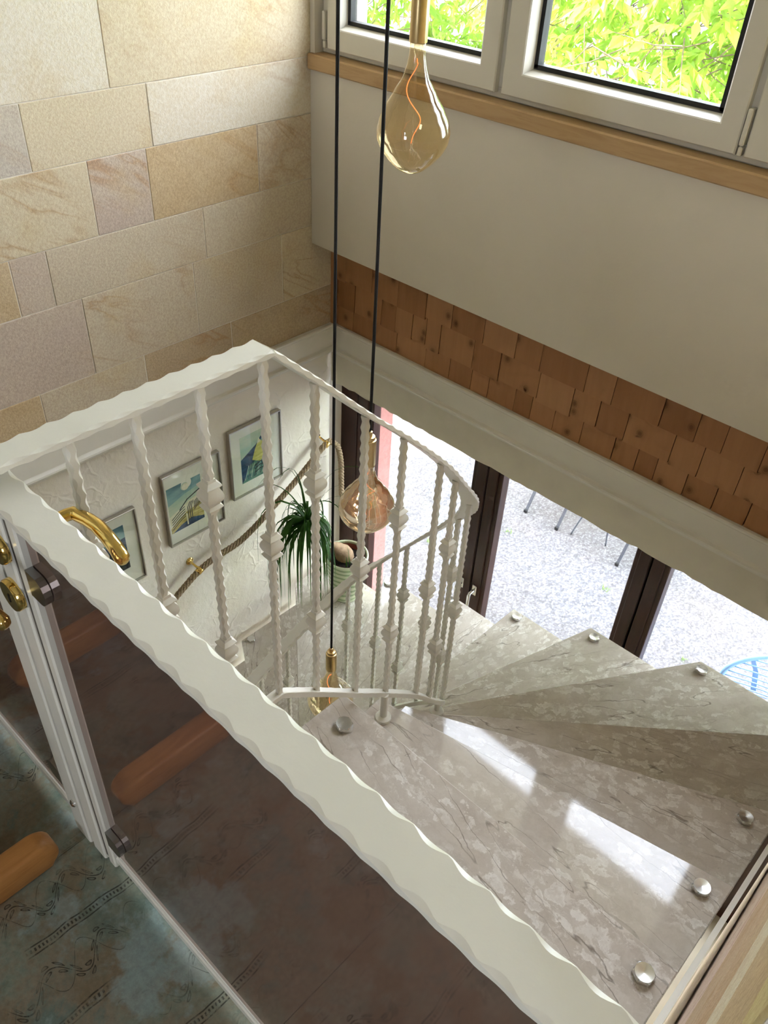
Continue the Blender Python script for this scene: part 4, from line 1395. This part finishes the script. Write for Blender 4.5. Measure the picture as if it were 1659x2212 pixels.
def runner(x0, x1, ya, yb, h):
    # side profile in (y,z), rounded at both ends
    prof = []
    for i in range(9):
        a = math.radians(-20 + 100 * i / 8)
        prof.append((yb - 0.045 + 0.045 * math.cos(a), h - 0.04 + 0.04 * math.sin(a)))
    for i in range(9):
        a = math.radians(100 + 100 * i / 8)
        prof.append((ya + 0.045 + 0.045 * math.cos(a), h - 0.04 + 0.04 * math.sin(a)))
    prof += [(ya + 0.02, 0.0), (yb - 0.02, 0.0)]
    m = MB()
    b = 0.008
    cy_ = (ya + yb) / 2; cz_ = h / 2

    def sc(f):
        return [(cy_ + (y - cy_) * (1 - f / (abs(yb - ya) / 2)), cz_ + (z - cz_) * (1 - f / (h / 2))) for y, z in prof]
    R = []
    for x, f in ((x0, b), (x0 + b * 0.4, b * 0.3), (x0 + b, 0), (x1 - b, 0), (x1 - b * 0.4, b * 0.3), (x1, b)):
        R.append([(x, y, z) for y, z in sc(f)])
    m.rings(R)
    return m


for xc in (-1.035, -1.475):
    runner(xc - 0.026, xc + 0.026, -0.50, 0.24, 0.078).build('runner_foot', 'beech', bs, smooth=True, auto=40)
    MB().box(xc - 0.022, xc + 0.022, -0.30, -0.12, 0.07, 0.40, bevel=0.006).build('upright', 'beech', bs)
MB().box(-1.455, -1.055, -0.225, -0.195, 0.12, 0.19, bevel=0.005).build('stretcher', 'beech', bs)
MB().box(-1.55, -0.98, -0.42, -0.02, 0.40, 0.43, bevel=0.008).build('seat', 'beech', bs)

# ================================================================== OUTSIDE


# grey garden chair: flat legs with plastic feet
def grey_chair(label, x0, x1, y0, rot_dx):
    t = thing('garden_chair', ((x0 + x1) / 2, y0 + 0.2, gz), label, 'chair')
    for x in (x0, x1):
        for yy, dy in ((y0, 0.34), (y0 + 0.42, -0.30)):
            m = MB()
            m.rings([[(x + rot_dx * z / 0.8 - a, yy + dy * z / 0.8 - b, gz + z) for a, b in ((0.011, 0.006), (-0.011, 0.006), (-0.011, -0.006), (0.011, -0.006))] for z in (0.02, 0.25, 0.48)])
            l = m.build('leg', 'grey_metal', t)
            MB().box(x - 0.014, x + 0.014, yy - 0.011, yy + 0.011, gz, gz + 0.03, bevel=0.003).build('foot_cap', 'gasket', l)
    m = MB()
    for i in range(6):
        yy = y0 + 0.02 + 0.072 * i
        m.box(x0 - 0.02, x1 + 0.02, yy, yy + 0.06, gz + 0.45, gz + 0.465, bevel=0.003)
    m.build('seat', 'grey_metal', t)
    m = MB()
    for x in (x0, x1):
        m.box(x - 0.01, x + 0.01, y0 + 0.42, y0 + 0.44, gz + 0.45, gz + 0.88)
    for i in range(4):
        m.box(x0, x1, y0 + 0.415, y0 + 0.425, gz + 0.58 + i * 0.08, gz + 0.63 + i * 0.08)
    m.build('backrest', 'grey_metal', t)
    return t


grey_chair('grey metal garden chair on the gravel, seen by its legs left of the wire table', -2.66, -2.36, 4.755, 0.03)
grey_chair('grey metal garden chair on the gravel, right of the wire table', -1.80, -1.50, 4.74, 0.03)
tb = thing('garden_table', (-2.11, 5.02, gz), 'round wire-legged garden table on the gravel', 'table')
for fx, fy in ((-2.245, 4.79), (-1.98, 4.87), (-2.10, 5.26)):
    d = Vector((-2.11 - fx, 5.02 - fy, 0))
    m = MB()
    m.tube(catmull([(fx, fy, gz + 0.006), (fx + d.x * 0.22, fy + d.y * 0.22, gz + 0.16), (fx + d.x * 0.65, fy + d.y * 0.65, gz + 0.38), (fx + d.x * 0.5, fy + d.y * 0.5, gz + 0.70)], 0.03), 0.007, 8)
    l = m.build('leg', 'grey_metal', tb, smooth=True)
m = MB(); m.lathe([(0.001, 0.70), (0.195, 0.70), (0.20, 0.708), (0.195, 0.716), (0.001, 0.716)], (-2.11, 5.02, gz), 32); m.build('table_top', 'grey_metal', tb)

# pale blue wire chair near the right door
bc = thing('wire_chair', (-0.22, 3.62, gz), 'pale blue wire garden chair with a rounded back outside the right door', 'chair')
HB_ = []
cxh, zseat, ztop = -0.20, gz + 0.45, gz + 0.86


def hoop(u):     # u in -1..1 along the hoop
    a = u * math.radians(112)
    x = cxh + 0.44 * math.sin(a)
    z = zseat + 0.03 + 0.36 * (math.cos(a) + 0.37) / 1.37
    y = 3.86 - 0.16 * math.sin(abs(a)) ** 2
    return Vector((x, y + 0.04, z))


m = MB(); m.tube([hoop(-1 + 2 * i / 40) for i in range(41)], 0.014, 10); m.build('back_hoop', 'blue_metal', bc, smooth=True)
for k_ in range(9):
    zz = zseat + 0.02 + 0.038 * k_
    cs = [hoop(-1 + 2 * i / 200) for i in range(201)]
    lo = [p for p in cs[:101]]
    pL = min(lo, key=lambda p: abs(p.z - zz)); pR = Vector((2 * cxh - pL.x, pL.y, pL.z))
    pts = []
    for i in range(17):
        t = i / 16
        p = pL.lerp(pR, t); p.y += 0.13 * math.sin(math.pi * t) * (1 - 0.3 * k_ / 9)
        pts.append(p)
    m = MB(); m.tube(pts, 0.0042, 6); m.build('back_wire', 'blue_metal', bc, smooth=True)
for u in (-0.45, 0.45):
    p = hoop(u)
    m = MB()
    q = Vector((p.x * 0.8 + cxh * 0.2, p.y + 0.075, zseat - 0.0))
    m.rings([[r + Vector((a, b, 0)) for a, b in ((-0.016, -0.003), (0.016, -0.003), (0.016, 0.003), (-0.016, 0.003))] for r in (q, (q + p) / 2 + Vector((0, 0.04, 0)), p)])
    m.build('back_slat', 'blue_metal', bc)
m = MB(); m.lathe([(0.001, 0.0), (0.22, 0.0), (0.226, 0.008), (0.22, 0.016), (0.001, 0.016)], (cxh, 3.62, zseat - 0.012), 28); m.build('seat', 'blue_metal', bc)
for ax, ay in ((-0.19, -0.16), (0.19, -0.16), (-0.19, 0.17), (0.19, 0.17)):
    m = MB(); m.tube([(cxh + ax * 0.75, 3.62 + ay * 0.75, zseat - 0.01), (cxh + ax, 3.62 + ay, gz + 0.003)], 0.010, 8); m.build('leg', 'blue_metal', bc, smooth=True)

# small weeds in the gravel
for x, y, sc, lb in ((-0.50, 3.50, 1.5, 'tall green weed beside the pale blue wire chair'), (-2.60, 4.45, 0.4, 'tiny weed in the gravel in front of the left grey chair'),
                     (-2.95, 3.9, 0.5, 'small weed in the gravel outside the left terrace door'), (-0.98, 4.25, 0.4, 'tiny weed in the open gravel outside the right door'),
                     (-1.72, 4.45, 0.5, 'small weed in the gravel in front of the right grey chair')):
    t = thing('weed', (x, y, gz), lb, 'weed', 'weeds in the gravel terrace')
    m = MB()
    for i in range(8):
        a = rnd.uniform(0, 6.28)
        leaf_strip(m, (x + rnd.uniform(-.02, .02), y + rnd.uniform(-.02, .02), gz - 0.003), (math.cos(a) * 0.5, math.sin(a) * 0.5, 1), rnd.uniform(0.07, 0.14) * sc, 0.006 * sc, 1.6, 0.3, 5)
    m.build('blades', 'grass', t)['kind'] = 'stuff'


# ---- trees
def tree(label, base, top, crown, rad, nleaf, size, mat, seed, group='trees in the garden'):
    rg = random.Random(seed)
    t = thing('garden_tree', base, label, 'tree', group)
    cz = Vector(crown)
    tp = catmull([base, ((base[0] + top[0]) / 2, (base[1] + top[1]) / 2 + 0.1, (base[2] + top[2]) / 2), top, (top[0], top[1], top[2] + rad[2] * 0.7)], 0.3)
    m = MB(); m.tube(tp, [max(0.04, 0.17 - 0.12 * i / len(tp)) for i in range(len(tp))], 10)
    for k_ in range(5):
        q = tp[int(len(tp) * (0.55 + 0.09 * k_))]
        e = cz + Vector((rg.uniform(-.5, .5) * rad[0], rad[1] * 0.6, rg.uniform(-.1, .7) * rad[2]))
        m.tube(catmull([q, (q + e) / 2 + Vector((0, 0.3, 0.2)), e], 0.3), 0.03, 6)
    m.build('trunk', 'trunk', t, smooth=True)
    twigs = MB(); lv = MB()
    nt = nleaf // 9
    for i in range(nt):
        while True:
            q = Vector((rg.uniform(-1, 1), rg.uniform(-1, 1), rg.uniform(-1, 1)))
            if 0.25 < q.length < 1: break
        p = cz + Vector((q.x * rad[0], q.y * rad[1], q.z * rad[2]))
        d = Vector((rg.uniform(-1, 1), rg.uniform(-1, 0.6), rg.uniform(-0.8, 0.1))).normalized()
        L = rg.uniform(0.22, 0.42)
        if i % 3 == 0:
            twigs.tube([p - d * 0.25 + Vector((0, 0, 0.05)), p, p + d * L], [0.006, 0.005, 0.003], 4)
        sd = d.cross(Vector((0, 0, 1))).normalized()
        for j in range(9):
            u = (j // 2 + 1) / 5.0
            side = (sd if j % 2 else -sd) if j < 8 else Vector((0, 0, 0))
            ld = (d * (0.55 if j < 8 else 1.0) + side * 0.8 + Vector((rg.uniform(-.25, .25), rg.uniform(-.25, .25), rg.uniform(-0.75, -0.05)))).normalized()
            b = p + d * L * u
            ll = size * rg.uniform(0.7, 1.25); w_ = ll * rg.uniform(0.19, 0.26)
            nn = Vector((rg.uniform(-.6, .6), rg.uniform(-1.0, 0.1), rg.uniform(0.1, 1.0)))
            s2 = ld.cross(nn).normalized() * w_
            n2 = s2.cross(ld).normalized() * w_ * 0.28
            a0 = b; a1 = b + ld * ll * 0.45; a2 = b + ld * ll + Vector((0, 0, -ll * 0.12))
            lv.add([a0, a1 + s2 + n2, a2, a1 - s2 + n2, a1], [(0, 4, 1), (1, 4, 2), (0, 3, 4), (4, 3, 2)])
    twigs.build('twigs', 'trunk', t)['kind'] = 'stuff'
    lv.build('foliage', mat, t)['kind'] = 'stuff'
    return t


tree('walnut-like tree with long drooping leaves outside the second window', (-2.2, 8.9, gz), (-2.4, 8.8, 0.5), (-4.0, 7.9, 0.9), (1.75, 1.3, 2.9), 13000, 0.14, 'leaf_a', 31)
tree('leafy tree seen through the first window', (-10.2, 9.6, gz), (-10.0, 9.4, 0.5), (-8.2, 8.5, 0.9), (1.75, 1.4, 2.9), 10500, 0.14, 'leaf_a', 32)
tree('paler tree filling the view behind the nearer trees', (-8.9, 13.6, gz), (-8.8, 13.4, 0.5), (-6.4, 12.8, 1.0), (5.6, 1.6, 3.7), 10000, 0.21, 'leaf_b', 33)
tree('added unseen broad tree blocking low sky beyond the right terrace door', (2.6, 11.5, gz), (2.6, 11.4, 0.5), (2.2, 11.0, 1.0), (3.6, 1.6, 3.8), 5200, 0.24, 'leaf_a', 34)  # out of view, added to screen low sky from the doors
tree('added unseen far tree blocking low sky at the right end of the garden', (9.5, 11.5, gz), (9.5, 11.4, 0.5), (9.6, 11.0, 1.0), (3.0, 1.6, 3.8), 3600, 0.26, 'leaf_b', 35)  # also added unseen, lowers the daylight reaching the door side
